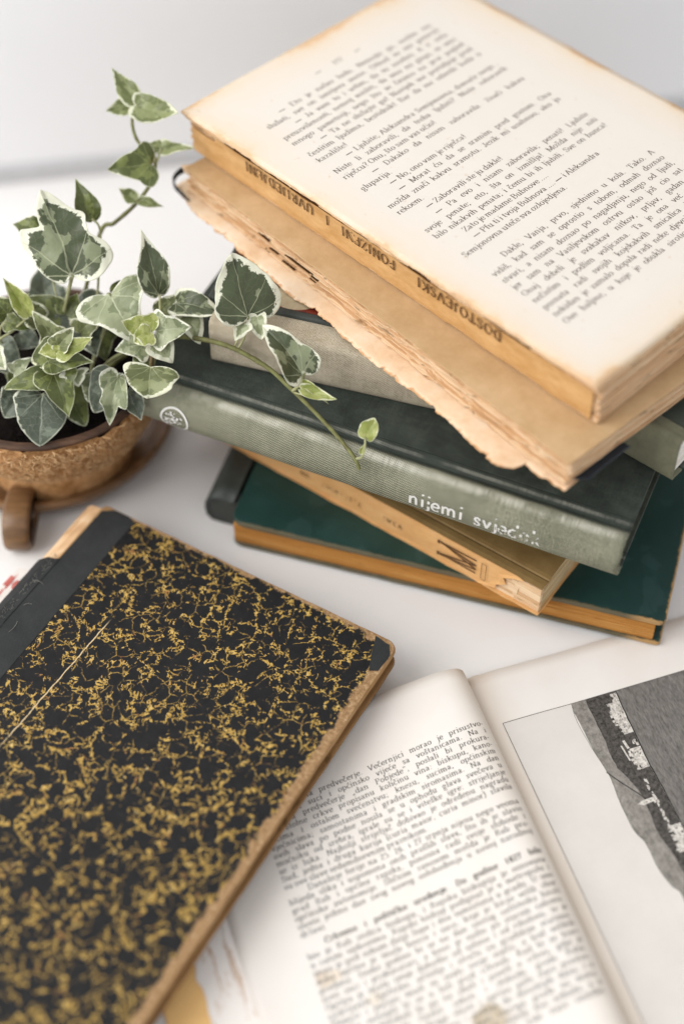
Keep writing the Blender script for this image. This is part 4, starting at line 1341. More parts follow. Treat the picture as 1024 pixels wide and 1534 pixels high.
# ivy: leaf base, leaf tip, width, outline, colouring, roll, fold, curl (cm)
LEAVES=[
 ((-9.99,42.65,9.71),(-11.07,44.89,11.92),3.45,'maple','dark',0,0.06,0.05),
 ((-9.36,44.99,10.39),(-9.93,45.83,11.7),0.85,'narrow','olive',0,0.3,0.15),
 ((-11.32,44.69,10.15),(-12.45,44.95,10.36),0.91,'narrow','olive',0,0.1,0.15),
 ((-6.76,42.17,9.19),(-7.24,43.44,11.22),1.28,'narrow','dark',0,0.12,0.1),
 ((-3.37,40.37,9.81),(-3.89,41.79,11.59),2.59,'heart','dark',0,0.05,0.06),
 ((-1.36,38.3,8.98),(-2.7,39.6,10.29),1.38,'heart','dark',10,0.3,0.2),
 ((-1.48,37.94,8.56),(-0.17,37.48,8.43),0.52,'narrow','lime',0,0.4,0.2),
 ((-1.43,38.18,8.76),(-0.48,37.53,8.35),0.33,'narrow','lime',0,0.4,0.3),
 ((0.82,36.07,8.01),(1.12,36.42,8.67),0.73,'round','lime',0,0.15,0.1),
 ((0.66,35.71,7.6),(0.8,35.94,7.91),0.21,'narrow','lime',0,0.3,0.1),
 ((-6.22,42.12,8.91),(-4.48,41.43,9.08),1.24,'heart','dark',0,0.12,0.1),
 ((-5.78,41.84,8.56),(-5.24,40.76,8.16),1.04,'heart','cream',0,0.15,0.1),
 ((-3.52,40.25,9.59),(-3.85,39.66,9.23),0.72,'heart','cream',0,0.2,0.1),
 ((-3.06,40.48,9.78),(-2.89,39.74,9.29),0.82,'heart','cream',0,0.2,0.1),
 ((-8.65,42.21,9.22),(-7.53,40.55,8.36),3.26,'wing','grey',0,0.12,0.08),
 ((-8.69,42.92,8.57),(-7.48,43.18,9.04),0.75,'narrow','olive',0,0.3,0.1),
 ((-6.95,40.61,8.78),(-8.08,40.78,9.16),1.37,'heart','lime',0,0.1,0.1),
 ((-6.99,40.51,8.82),(-7.61,40.21,8.7),0.98,'heart','lime',0,0.2,0.15),
 ((-6.84,40.72,8.74),(-5.54,40.66,9.07),1.57,'heart','grey',0,0.1,0.08),
 ((-6.84,40.55,8.36),(-6.23,39.88,8.06),1.08,'heart','cream',0,0.12,0.1),
 ((-7.3,40.68,8.1),(-8.38,40.41,8.12),1.23,'heart','grey',0,0.12,0.1),
 ((-6.99,39.56,8.04),(-7.13,38.87,7.11),2.06,'heart','olivecream',0,0.12,0.1),
 ((-8.28,39.87,7.31),(-8.59,38.32,6.29),1.24,'maple','grey',0,0.25,0.2),
 ((-8.53,40.17,7.07),(-9.28,39.05,6.15),1.55,'heart','slate',0,0.1,0.1),
 ((-7.96,39.56,6.81),(-7.46,38.69,6.1),1.04,'heart','slate',0,0.1,0.1),
 ((-11.12,39.4,6.8),(-11.16,37.77,5.72),2.28,'heart','slate',0,0.1,0.08),
 ((-10.7,39.98,7.4),(-10.06,38.52,6.58),1.58,'heart','olive',0,0.12,0.08),
 ((-10.8,39.79,7.25),(-12.57,39.45,7.21),0.94,'heart','olive',0,0.15,0.25),
 ((-10.68,41.1,7.83),(-11.47,41.73,8.83),1.19,'heart','olivecream',0,0.15,0.1),
 ((-10.57,40.55,7.74),(-11.55,40.29,7.66),1.19,'heart','olive',0,0.15,0.1),
 ((-10.87,40.15,7.79),(-9.2,40.02,7.93),1.18,'heart','olive',0,0.12,0.1),
 ((-10.42,40.26,8.24),(-11.16,40.11,8.25),0.69,'narrow','lime',0,0.2,0.1),
 ((-10.42,40.2,8.2),(-9.04,40.41,8.74),0.83,'heart','lime',0,0.2,0.1),
 ((-10.47,40.33,8.3),(-9.86,40.59,9.01),0.83,'heart','olivecream',0,0.2,0.1),
 ((-10.14,42.96,8.12),(-9.22,41.04,7.04),2.17,'heart','slate',0,0.08,0.06),
 ((-10.54,42.27,7.8),(-11.73,42.73,8.67),1.41,'heart','olive',0,0.12,0.1),
 ((-11.38,43.85,7.37),(-11.69,44.89,8.22),1.71,'heart','slate',0,0.1,0.08),
 ((-11.67,41.83,8.43),(-12.56,42.67,9.6),0.75,'narrow','lime',0,0.3,0.25),
 ((-12.56,41.82,8.17),(-11.59,41.59,8.11),0.85,'heart','olive',0,0.2,0.1),
 ((-12.47,41.91,8.49),(-13.03,42.09,9.13),0.99,'heart','olive',0,0.2,0.1),
 ((-13.08,40.62,7.68),(-12.44,39.98,7.4),0.99,'heart','cream',0,0.2,0.1),
 ((-13.19,41.63,7.03),(-12.22,40.84,6.39),1.52,'heart','slate',0,0.1,0.1),
 ((-9.93,40.07,7.35),(-9.76,39.56,7.06),1.09,'heart','cream',0,0.2,0.1),
 ((-9.57,40.58,6.66),(-9.36,39.93,6.25),1.01,'heart','olive',0,0.2,0.1),
 ((-9.27,42.43,6.95),(-9.05,41.57,6.37),1.28,'heart','olive',0,0.2,0.1),
 ((-10.41,40.32,6.2),(-9.71,39.15,5.24),1.52,'heart','olive',0,0.1,0.1),
 ((-12.34,42.43,6.95),(-11.57,42.04,6.63),1.28,'heart','slate',0,0.1,0.1),
 ((-12.01,40.98,6.25),(-12.39,40.19,5.61),1.27,'heart','olive',0,0.1,0.1),
 ((-9.93,41.75,7.62),(-9.06,42.05,8.36),1.16,'heart','olivecream',0,0.2,0.15),
 ((-11.35,42.0,8.07),(-12.07,42.26,8.77),1.1,'heart','olivecream',0,0.2,0.15),
 ((-10.43,42.54,7.9),(-9.93,42.95,8.61),1.01,'heart','olive',0,0.2,0.1),
 ((-9.09,39.86,6.32),(-9.78,40.17,7.07),1.1,'heart','grey',0,0.2,0.15),
 ((-7.77,40.4,7.37),(-6.95,39.97,7.27),0.99,'heart','olive',0,0.2,0.15),
 ((-12.08,39.79,6.39),(-12.59,38.98,5.97),1.25,'heart','slate',0,0.12,0.1),
 ((-12.27,40.17,7.07),(-11.62,40.45,7.67),0.85,'heart','grey',0,0.2,0.15),
 ((-8.09,42.19,8.23),(-8.51,42.55,8.77),1.0,'heart','olivecream',0,0.2,0.15),
 ((-9.07,40.08,6.63),(-8.34,39.47,6.37),0.95,'heart','olivecream',0,0.2,0.15),
 ((-6.78,41.91,8.49),(-6.22,42.31,9.06),0.85,'heart','olivecream',0,0.25,0.15),
 ((-11.04,39.47,6.37),(-10.24,39.56,6.81),0.9,'narrow','olive',0,0.25,0.2),
 ((-7.82,49.17,12.59),(-8.78,49.99,13.63),0.92,'narrow','light',0,0.25,0.15),
 ((-8.09,49.33,12.35),(-9.07,49.19,12.24),0.72,'narrow','light',0,0.2,0.1),
 ((-7.85,48.93,12.64),(-6.16,48.46,12.62),1.12,'heart','light',0,0.15,0.1),
 ((-6.97,47.94,11.46),(-5.64,47.83,11.61),0.66,'heart','light',0,0.2,0.1),
 ((-6.89,47.94,11.46),(-7.41,48.02,11.65),0.56,'narrow','light',0,0.2,0.1),
 ((-7.23,47.16,11.31),(-8.87,46.73,11.45),1.78,'heart','olive',0,0.12,0.1),
 ((-7.84,46.38,10.18),(-8.56,46.66,10.53),0.67,'narrow','light',0,0.2,0.1),
 ((-7.82,46.32,10.26),(-6.82,46.09,10.19),0.46,'narrow','light',0,0.2,0.1),
]
STEMS=[
 ([(-9.49,42.21,4.99),(-7.86,42.04,6.62),(-6.44,41.4,7.78),(-5.11,40.77,8.26),(-3.98,40.31,8.26),(-2.75,39.73,7.87),(-2.01,39.13,7.54),(-1.22,38.32,7.3),(-0.29,37.14,7.15),(0.43,36.08,7.01),(0.62,35.73,6.72)],0.1),
 ([(-10.07,43.17,7.31),(-9.33,45.7,9.13),(-8.8,45.93,9.44),(-8.32,46.15,9.75),(-7.84,46.34,10.15),(-7.31,46.82,10.66),(-7.16,47.21,10.98),(-7.18,47.61,11.31),(-7.59,47.87,11.52),(-7.91,48.28,11.74),(-8.04,48.78,12.14),(-7.84,49.05,12.61)],0.085),
 ([(-10.93,42.34,5.0),(-10.79,42.37,7.02),(-10.36,42.65,8.48),(-9.99,42.65,9.71)],0.08),
 ([(-9.8,41.49,5.0),(-9.46,41.37,6.57),(-8.85,42.07,8.0),(-8.66,42.28,9.16)],0.08),
 ([(-9.37,41.41,5.0),(-8.96,41.27,6.49),(-7.78,40.95,7.7),(-6.97,40.64,8.68)],0.07),
 ([(-8.39,40.82,5.0),(-7.81,40.58,5.93),(-7.23,40.08,6.99),(-6.94,40.4,8.24)],0.09),
 ([(-7.92,40.38,5.0),(-7.25,40.06,5.74),(-7.08,39.98,6.91),(-7.0,39.63,7.97)],0.05),
 ([(-7.48,40.99,5.0),(-6.74,40.78,8.55),(-6.72,41.49,8.89),(-6.76,42.17,9.19)],0.05),
 ([(-12.72,41.82,5.0),(-12.9,41.75,7.62),(-12.28,42.12,8.29),(-11.67,42.49,8.96)],0.05),
 ([(-12.82,41.49,5.0),(-13.02,41.36,7.3),(-12.31,41.57,7.96),(-11.67,41.83,8.43)],0.05),
 ([(-10.26,40.94,5.0),(-10.01,40.72,5.79),(-9.12,40.28,6.42),(-8.29,39.93,7.24)],0.05),
 ([(-11.53,40.16,5.0),(-11.5,39.8,5.28),(-11.08,39.6,6.23),(-11.14,39.46,6.73)],0.05),
 ([(-3.87,40.39,8.11),(-3.56,40.27,8.87),(-3.37,40.37,9.81)],0.05),
 ([(-3.99,40.45,8.16),(-3.75,40.27,8.87),(-3.52,40.25,9.59)],0.04),
 ([(-1.79,38.55,7.83),(-1.49,38.42,8.34),(-1.33,38.34,9.01)],0.06),
 ([(-1.75,38.51,7.8),(-1.25,38.04,8.15),(-1.0,37.97,8.46),(-0.88,37.78,8.43)],0.035),
 ([(-1.75,38.55,7.83),(-1.44,38.39,8.44),(-1.0,37.78,8.43)],0.03),
 ([(0.52,35.71,7.35),(0.71,35.64,7.54),(0.8,35.83,7.82),(0.82,36.07,8.01)],0.045),
 ([(-7.16,47.31,11.07),(-7.01,47.61,11.31),(-6.94,47.94,11.46)],0.05),
 ([(-9.81,41.55,5.0),(-9.48,41.44,6.5),(-9.17,43.5,9.05),(-9.1,44.69,10.15),(-9.41,45.02,10.42)],0.05),
 ([(-10.89,41.72,5.0),(-10.75,41.64,6.67),(-10.65,42.41,7.67),(-11.34,44.77,10.09)],0.04),
]

# ------------------------------------------------------------------ marbled half-cloth book
def build_marbled_book():
    r = root("marbled_book", (-9.41, 37.82, .98), -30.2, "old book in black and ochre marbled paper with black cloth spine and worn edges", "book")
    W, H = 13.15, 19.5
    b = slab("cover_board", rounded(.0, -H, W, .3, .45, 6, (0, 1, 1, .6)), .76, 1.0, M['bare_board'], r, .07, .025, 3, .3)
    b.data.attributes.new("tone", 'FLOAT', 'POINT').data.foreach_set("value", [.6] * len(b.data.vertices))
    # paper side pasted on the board
    out = [(1.5, -H + .1)] + [(1.5 + .05 * fbm(y * 1.7, 2), y) for y in np.arange(-H + .3, .05, .3)] + [(1.62, .2)]
    out = list(reversed(out))
    side = rounded(1.5, -H + .05, W - .05, .24, .4, 5, (0, 1, 1, 0))
    slab("marbled_paper", side, 1.0, 1.012, M['marbled'], b, .003, .01, 4, .3)
    cl = [(.0, -H)] + [(1.56 + .025 * fbm(y * 2.1, 6), y) for y in np.arange(-H, .0, .3)] + [(1.6, .1), (1.2, .24), (.55, .22), (.12, -.06)]
    slab("spine_cloth", cl, 1.0, 1.03, M['black_cloth'], b, .012)
    cn = [(W - .95, .16), (W - .40, -1.25), (W - .12, -1.1), (W - .06, -.35), (W - .3, .08)]
    slab("corner_cloth", cn, 1.011, 1.035, M['black_cloth'], b, .012, .05, 3, .15)
    slab("cover_board", rounded(.0, -H, W, .3, .45, 6, (0, 1, 1, .6)), .0, .2, M['bare_board'], r, .06, .025, 8, .3).data.attributes.new("tone", 'FLOAT', 'POINT')
    sheaf("page_block", -.1, W - .34, -H + .2, .02, .2, .76, 16, M['cream_edges'], r, .05, .04, 51, .4, gap=.1, sect=.06)
    # bare rounded back showing where the cloth has come off near the head
    V, F = [], []
    prof = [(.05, .98), (-.25, .96), (-.5, .86), (-.66, .68), (-.72, .45), (-.66, .2), (-.45, .02), (.05, .0)]
    ny = 50
    for k in range(ny + 1):
        y = .05 - (H - .1) * k / ny
        for (px, pz) in prof:
            V.append((px + .035 * fbm(y * 1.1, pz * 4, 2), y, pz))
    n = len(prof)
    for k in range(ny):
        for i in range(n - 1):
            a = k * n + i
            F.append((a, a + 1, a + n + 1, a + n))
    F.append(tuple(range(n)))
    bk = mesh_obj("bare_back", V, F, M['old_edges'], r, attrs={'tone': [random.random() for _ in V]}, smooth=False)
    # black cloth still on the lower part of the back, frayed where it stops
    V, F = [], []
    ny = 70
    for s in (0, 1):
        for k in range(ny + 1):
            for i, (px, pz) in enumerate([(.22, 1.015)] + prof[:-2]):
                ystart = -2.75 - .5 * (i / 6) + .22 * fbm(i * 1.9, 3.0)
                y = ystart - (H + ystart - .1) * k / ny
                o = .05 + .03 * s + .02 * fbm(y * 2, i)
                V.append((px - o, y, pz + (o * .5 if i < 3 else 0)))
    n = len(prof) - 1
    tot = (ny + 1) * n
    for k in range(ny):
        for i in range(n - 1):
            a = k * n + i
            F += [(a, a + n, a + n + 1, a + 1), (tot + a, tot + a + 1, tot + a + n + 1, tot + a + n)]
    for i in range(n - 1):
        F.append((i, i + 1, tot + i + 1, tot + i))
    cb = mesh_obj("back_cloth", V, F, M['black_cloth'], r)
    V, F = [], []
    rnd = random.Random(3)
    for k in range(240):
        y = rnd.uniform(-14, -2.7)
        x0 = rnd.uniform(-.22, .06)
        a = rnd.uniform(-.9, .9)
        l = rnd.uniform(.04, .16) if k else .6
        P = [(x0, y, 1.03), (x0 - .03 + l * .4 * math.sin(a), y + l * .4 * math.cos(a), 1.05 + rnd.uniform(0, .03)), (x0 + l * math.sin(a), y + l * math.cos(a), 1.03 + rnd.uniform(0, .05))]
        v, f = tube_geo(P, .008, .005, 3)
        s = len(V)
        V += v
        F += [tuple(s + i for i in q) for q in f]
    for (x, y, a, l) in ((.55, -5.9, 2.6, .55), (.3, -5.2, .4, .3), (-.05, -4.1, 1.0, .4)):
        P = [(x + l * t * math.sin(a + .5 * t), y + l * t * math.cos(a + .5 * t), 1.045 + .03 * math.sin(t * 3)) for t in (0, .33, .66, 1)]
        v, f = tube_geo(P, .009, .006, 3)
        s = len(V)
        V += v
        F += [tuple(s + i for i in q) for q in f]
    mesh_obj("frayed_threads", V, F, M['thread'], r, kind='stuff')

def build_booklet():
    r = root("printed_booklet", (-9.41, 37.82, .02), -30.2, "worn white booklet with red print, peeking out under the black spine of the marbled book", "booklet")
    slab("cover_sheet", [(-1.55, -3.3), (2.5, -3.0), (2.5, -17), (-1.75, -17)], .86, .92, M['booklet'], r, .015, .06, 3, .2)
    sheaf("page_block", -1.55, 2.5, -17, -3.3, .0, .86, 10, M['white_edges'], r, .06, .03, 61)
    V, F = [], []
    rnd = random.Random(8)
    for k in range(16):
        x = rnd.uniform(-1.6, -.85)
        y = rnd.uniform(-8.5, -3.9)
        w, h = rnd.uniform(.05, .22), rnd.uniform(.2, .6)
        s = len(V)
        n = 8
        for i in range(n):
            a = 2 * math.pi * i / n
            q = rnd.uniform(.6, 1.1)
            V.append((max(-1.62, x + w * q * math.cos(a)), y + h * q * math.sin(a), .923 + k * .0015))
        F.append(tuple(range(s, s + n)))
    mesh_obj("red_print", V, F, M['red_print'], r)

# ------------------------------------------------------------------ open book
ZX = [-12, -11, -9, -7.3, -5.5, -3.7, -2.5, -1.7, -1.2, -.8, -.5, -.3, -.14, -.04, 0]
ZZ = [.16, .18, .25, .35, .52, .80, 1.0, 1.12, 1.17, 1.17, 1.10, .98, .78, .5, .2]
_f = spline([(a, b) for a, b in zip(ZX, ZZ)], 6)
_fx, _fz = [p[0] for p in _f], [p[1] for p in _f]
def left_z(x, y=0.0):
    return float(np.interp(x, _fx, _fz)) + .012 * fbm(x * .3, y * .25, 4)
def right_z(x, y=0.0):
    return .13 + .1 * math.exp(-x / .8) - .16 * math.exp(-x / .18) + .05 * math.sin(min(x, 3.2) / 3.2 * math.pi) + .008 * fbm(x * .3, y * .3, 9)

OPEN_TEXT = [
 "Svima om na predvečerje. Večernjici morao je prisustvo-",
 "vati knez, suci i općinsko vijeće sa voštanicama. Na i",
 "vanja u predvečerje „dan Pobjede“, poslali bi prokura-",
 "tori stolne crkve propisanu količinu vina: biskupu, kano-",
 "nicima i ostalom svećenstvu; knezu, sucima, općinskim",
 "vjećnicima; samostanima i gradskim siromasima. Na dan",
 "ovih slava po podne nosila se u ophodu glava svečeva u",
 "moćniku od srebra, igrale su se i viteške igre: strijeljanje",
 "se iz luka. Najbolji strijeljač dobivao je određenu nagradu",
 "Sud, jedna i druga kurija (curia maior, curia minor) slavila",
 "su ove slave sedamdnevnim praznikom.",
 "  Današnje ferije na 25. 26. i 27 srpnja nijesu nego veoma",
 "blijeda slika i uspomena onih prošlih slava, što ih je slavio",
 "grad Rab i općina rapska, ponosna radi svoje slobode i",
 "općinske autonomije. Sličnim zanosom možda je Rab pro-",
 "slavio jedino dan svog novog oslobođenja u novoj narodnoj",
 "državi.",
 "",
 "##Crkveno i političko uređenje. Do godine 1827 bilo",
 "bio je Rab stolica biskupa, i Rapska biskupija je osnovana",
 "u ranim vjekovima. Rapski biskup podignut je u metropolu i",
 "imao je pod sobom dvije župe i dva samostana u gradu. U ono",
 "doba općina je imala kneza i suce, koje je birao velik zbor",
 "građana. Svake godine bi se na dan svetog zaštitnika birali",
 "novi suci i prokuratori, a knez je sudio po starom zakonu.",
 "Općina je imala svoje dohotke od solana i od ribolova, te je",
 "uzdržavala liječnika, učitelja i stražu na gradskim vratima.",
 "Plemići i pučani imali su svaki svoje vijeće, a kod velikih",
 "odluka sastajali bi se u loži pred crkvom. Kad bi se knez",
 "mijenjao, dočekali bi ga na obali i poveli u crkvu, gdje je",
 "prisegao da će čuvati zakon i slobodu grada Raba.",
 "  Poslije dolaze druge vlasti i općina gubi stare pravice,",
 "ali narod čuva običaje, igre i nošnju do današnjih dana, i u",
 "svakoj kući još se priča o slavi staroga grada na moru.",
 "Ribari i težaci žive od mora i od zemlje kao nekada, a u",
 "ljetu dolaze gosti iz svih krajeva da vide stare zvonike.",
]

def build_open_book():
    r = root("open_book", (4.58, 31.10, .0), 18.7, "open book with printed text page and black and white photograph of a coastal town", "book")
    H = 21.0
    # orange cover, one board each side
    slab("cover_board", rounded(-13.75, -H - .2, -.1, .1, .2, 3), .01, .09, M['orange'], r, .03, .02, 2, .5)
    slab("cover_board", rounded(.1, -H - .2, 11.4, .0, .2, 3), .01, .07, M['orange'], r, .02, .02, 3, .5)
    # torn white paper along the left board
    E1 = [(-12.42 + .14 * fbm(y * 1.1, 3.1) + .07 * fbm(y * 4.0, 1.0), y) for y in np.arange(-.3, -H, -.2)]
    E2 = [(-10.2, -H), (-10.2, -.3)]
    slab("torn_paper", E1 + E2, .092, .125, M['torn_white'], r, .01, .0)
    E3 = [(-11.25 + .12 * fbm(y * .9, 8.1) + .09 * fbm(y * 3.0, 2.0), y) for y in np.arange(-.3, -H, -.2)]
    slab("torn_paper", E3 + E2, .126, .15, M['torn_white'], r, .008, .0)
    # leaves of the left side, a stack that follows the curl of the top leaf
    def sheets(name, xs, zf, levels, mat, top_mat, wob):
        ys = np.arange(0.06, -H, -.5)
        V, F = [], []
        nx, ny = len(xs), len(ys)
        for s in (0, 1):
            for i, x in enumerate(xs):
                for y in ys:
                    z = zf(x, y)
                    yy = y
                    if y == ys[0]:
                        yy = y + .02 * fbm(x * 2.0, 1.0) - .015
                    V.append((x, yy, z if s == 0 else max(.1, z * .15)))
        tot = nx * ny
        for i in range(nx - 1):
            for j in range(ny - 1):
                a = i * ny + j
                F.append((a, a + 1, a + ny + 1, a + ny))
        top = len(F)
        for i in range(nx - 1):
            for j in (0, ny - 1):
                a = i * ny + j
                F.append((a, a + ny, tot + a + ny, tot + a) if j == 0 else (a, tot + a, tot + a + ny, a + ny))
        for j in range(ny - 1):
            for i in (0, nx - 1):
                a = i * ny + j
                F.append((a, tot + a, tot + a + 1, a + 1) if i == 0 else (a, a + 1, tot + a + 1, tot + a))
        mi = [0] * top + [1] * (len(F) - top)
        o = mesh_obj(name, V, F, None, r, mats=[top_mat, mat], midx=mi, attrs={'tone': [.5] * len(V)})
        o.data.polygons.foreach_set("use_smooth", [k < top for k in range(len(F))])
        return o
    lx = sorted(set([round(float(a), 3) for a in np.arange(-10.95, -1.4, .35)] + [round(float(a), 3) for a in np.arange(-1.4, -.28, .1)] + [-.3, -.26, -.22, -.18, -.14, -.1, -.07, -.04, -.02, 0.0]))
    pl = sheets("text_page", lx, left_z, 0, M['white_edges'], M['page_l'], .03)
    rx = [0.0, .04, .08, .14, .2, .3, .4, .55, .7, .9] + [round(float(a), 3) for a in np.arange(1.2, 11.3, .4)]
    pr = sheets("picture_page", rx, right_z, 0, M['white_edges'], M['page_r'], .02)
    # printed lines follow the curl of the leaf
    arc_x = np.array(_fx)
    seg = np.hypot(np.diff(arc_x), np.diff(np.array(_fz)))
    al = np.concatenate([[0], np.cumsum(seg)])
    a0 = float(np.interp(-8.85, arc_x, al))
    def mp(u, v, e):
        x = float(np.interp(a0 + u, al, arc_x))
        y = v + .052 * (x + .7)
        return (x, y, left_z(x, y) + .006 + e * .3)
    W = float(np.interp(-.36, arc_x, al)) - a0
    lines, bold = [], []
    y = -2.52
    for t in OPEN_TEXT:
        if t == "":
            y -= .16
            continue
        u0, w = 0.0, W
        if t.startswith("##"):
            t = t[2:]
            bold.append(len(lines))
            u0, w = .7, W - .7
        elif t.startswith("  "):
            t = t.strip()
            u0, w = .75, W - .75
        if len(t) < 42:
            w = None
        lines.append((t, u0, y, .14, w))
        y -= .297
        if bold and bold[-1] == len(lines) - 1:
            y -= .05
    lettering("printed_text", lines, mp, M['ink_soft'], pl, .10, .045, True, .06, seed=6, bold=tuple(bold), wide=1.1)
    # the photograph printed sideways on the right page: pale sky, grey hill, dark trees, white town, grey sea
    x0, y0, x1, y1 = .57, -2.2, 9.9, -17.6
    land = [(3.29, -2.2), (3.18, -2.85), (3.2, -3.9), (3.32, -5.05), (3.34, -5.5), (3.24, -6.56), (3.24, -7.65), (3.4, -8.15), (3.4, -9.15), (3.54, -9.85), (3.72, -10.25), (3.7, -11.2), (3.95, -12.4), (3.9, -13.6), (4.1, -15), (4.0, -17.55)]
    land = [(x + .03 * fbm(y * 2.5, 1) , y) for x, y in spline(land, 6)]
    dark = [(3.86, -2.2), (3.83, -3.03), (3.82, -3.9), (3.75, -4.6), (3.78, -5.2), (4.1, -6.3), (4.05, -7.2), (3.99, -7.9), (4.1, -8.7), (4.16, -9.5), (4.3, -10.6), (4.25, -12), (4.45, -13.5), (4.5, -15), (4.5, -17.5)]
    dark = [(x + .07 * fbm(y * 4.5, 3), y) for x, y in spline(dark, 8)]
    shore = [(5.06, -2.2), (4.99, -3.27), (4.96, -4.0), (4.9, -5.14), (4.91, -6.0), (4.91, -7.25), (4.9, -8.06), (4.92, -9.2), (4.95, -10.5), (5.05, -12), (5.1, -14), (5.2, -17.5)]
    shore = [(x + .015 * fbm(y * 3, 5), y) for x, y in spline(shore, 6)]
    def fan(poly_a, poly_b, layer, mi, out):
        # strips between two lines so that the print follows the paper
        k = 60
        def at(P, t):
            i = t * (len(P) - 1)
            a = int(min(i, len(P) - 2))
            f = i - a
            return (P[a][0] + (P[a + 1][0] - P[a][0]) * f, P[a][1] + (P[a + 1][1] - P[a][1]) * f)
        for i in range(k):
            t0, t1 = i / k, (i + 1) / k
            a0_, a1_, b0, b1 = at(poly_a, t0), at(poly_a, t1), at(poly_b, t0), at(poly_b, t1)
            m_ = 24
            for q in range(m_):
                f0, f1 = q / m_, (q + 1) / m_
                L_ = lambda a, b, f: (a[0] + (b[0] - a[0]) * f, a[1] + (b[1] - a[1]) * f)
                out.append(([L_(a0_, b0, f0), L_(a1_, b1, f0), L_(a1_, b1, f1), L_(a0_, b0, f1)], layer, mi))
    polys = []
    fan([(x0, y0), (x0, y1)], [(x1, y0), (x1, y1)], 0, 0, polys)
    fan(land, dark, 1, 1, polys)
    fan([(x - .01, y) for x, y in dark], [(x - .02, y) for x, y in shore], 2, 2, polys)
    fan(shore, [(x1, y0), (x1, y1)], 1, 4, polys)
    # houses: pale roofs and walls in clusters along the quay, a church tower lying across them
    rnd = random.Random(17)
    def quad(cx, cy, w, h, a, layer, mi):
        c, s = math.cos(a), math.sin(a)
        polys.append(([(cx + dx * c - dy * s, cy + dx * s + dy * c) for dx, dy in ((-w, -h), (w, -h), (w, h), (-w, h))], layer, mi))
    sx = lambda y: float(np.interp(-y, [-p[1] for p in shore], [p[0] for p in shore]))
    groups = [(-2.45, .12, .16, 14), (-3.1, .26, .45, 60), (-3.75, .22, .25, 30), (-4.6, .10, .3, 12), (-5.05, .24, .42, 46), (-6.6, .08, .7, 26), (-7.5, .06, .4, 14), (-8.35, .24, .5, 60), (-9.6, .22, .6, 50), (-10.9, .2, .6, 50), (-12.3, .2, .7, 50), (-14, .25, .9, 50)]
    lay = 3
    for gy, gw, gh, cnt in groups:
        if gw > .1:
            y = gy - gh
            while y < gy + gh:
                st = rnd.uniform(.05, .13)
                ww = gw * rnd.uniform(.75, 1.15)
                quad(sx(y + st / 2) - .02 - ww, y + st / 2, ww, st / 2 + .004, 0, lay - .4, 3)
                y += st
            cnt = int(cnt * .5)
        for k in range(cnt):
            y = gy + rnd.uniform(-gh, gh)
            back = rnd.uniform(0.04, 2 * gw)
            off = .34 if abs(gy + 6.6) < .1 or abs(gy + 7.5) < .1 else .02
            quad(sx(y) - off - back, y, rnd.uniform(.012, .045), rnd.uniform(.02, .06), .02, lay + (k % 13) * .2, rnd.choice((3, 3, 6, 6, 6, 2)) if gw > .1 else 3)
    quad(4.28, -4.72, .03, .33, .08, lay, 3)
    quad(4.44, -4.4, .05, .18, .1, lay, 3)
    polys.append(([(3.78, -6.72), (4.0, -6.64), (4.44, -6.62), (4.44, -6.78), (4.0, -6.82)], lay + 3, 3))
    quad(4.14, -6.72, .02, .02, 0, lay + 3.6, 5)
    quad(4.3, -6.71, .02, .02, 0, lay + 3.6, 5)
    quad(4.45, -8.72, .16, .035, .1, lay + 3, 3)
    for k in range(150):
        gy, gw, gh, cnt = rnd.choice(groups)
        y = gy + rnd.uniform(-gh, gh)
        quad(sx(y) - rnd.uniform(.04, .4), y, rnd.uniform(.008, .014), rnd.uniform(.01, .02), 0, lay + 3.8, 5)
    # black keyline round the photograph and the dark line of the quay
    def line(P, w, layer):
        for a, b in zip(P[:-1], P[1:]):
            dx, dy = b[0] - a[0], b[1] - a[1]
            l = math.hypot(dx, dy)
            nx, ny = -dy / l * w, dx / l * w
            polys.append(([(a[0] + nx, a[1] + ny), (a[0] - nx, a[1] - ny), (b[0] - nx, b[1] - ny), (b[0] + nx, b[1] + ny)], layer, 5))
    line([(x0 + (x1 - x0) * i / 40, y0) for i in range(41)], .009, 4.5)
    line([(x0, y0 + (y1 - y0) * i / 60) for i in range(61)], .008, 4.5)
    line(shore, .018, 6)
    line(land, .006, 4)
    # winding path over the hill
    line(spline([(3.3, -5.2), (3.62, -5.75), (3.98, -6.3), (4.15, -6.6)], 6), .018, 4)
    mats = [M['print_sky'], M['print_hill'], M['print_dark'], M['print_town'], M['print_sea'], M['print_line'], M['print_grey']]
    flat_print("printed_photograph", polys, mats, 0, pr, mapz=lambda x, y: right_z(x, y) + .012)

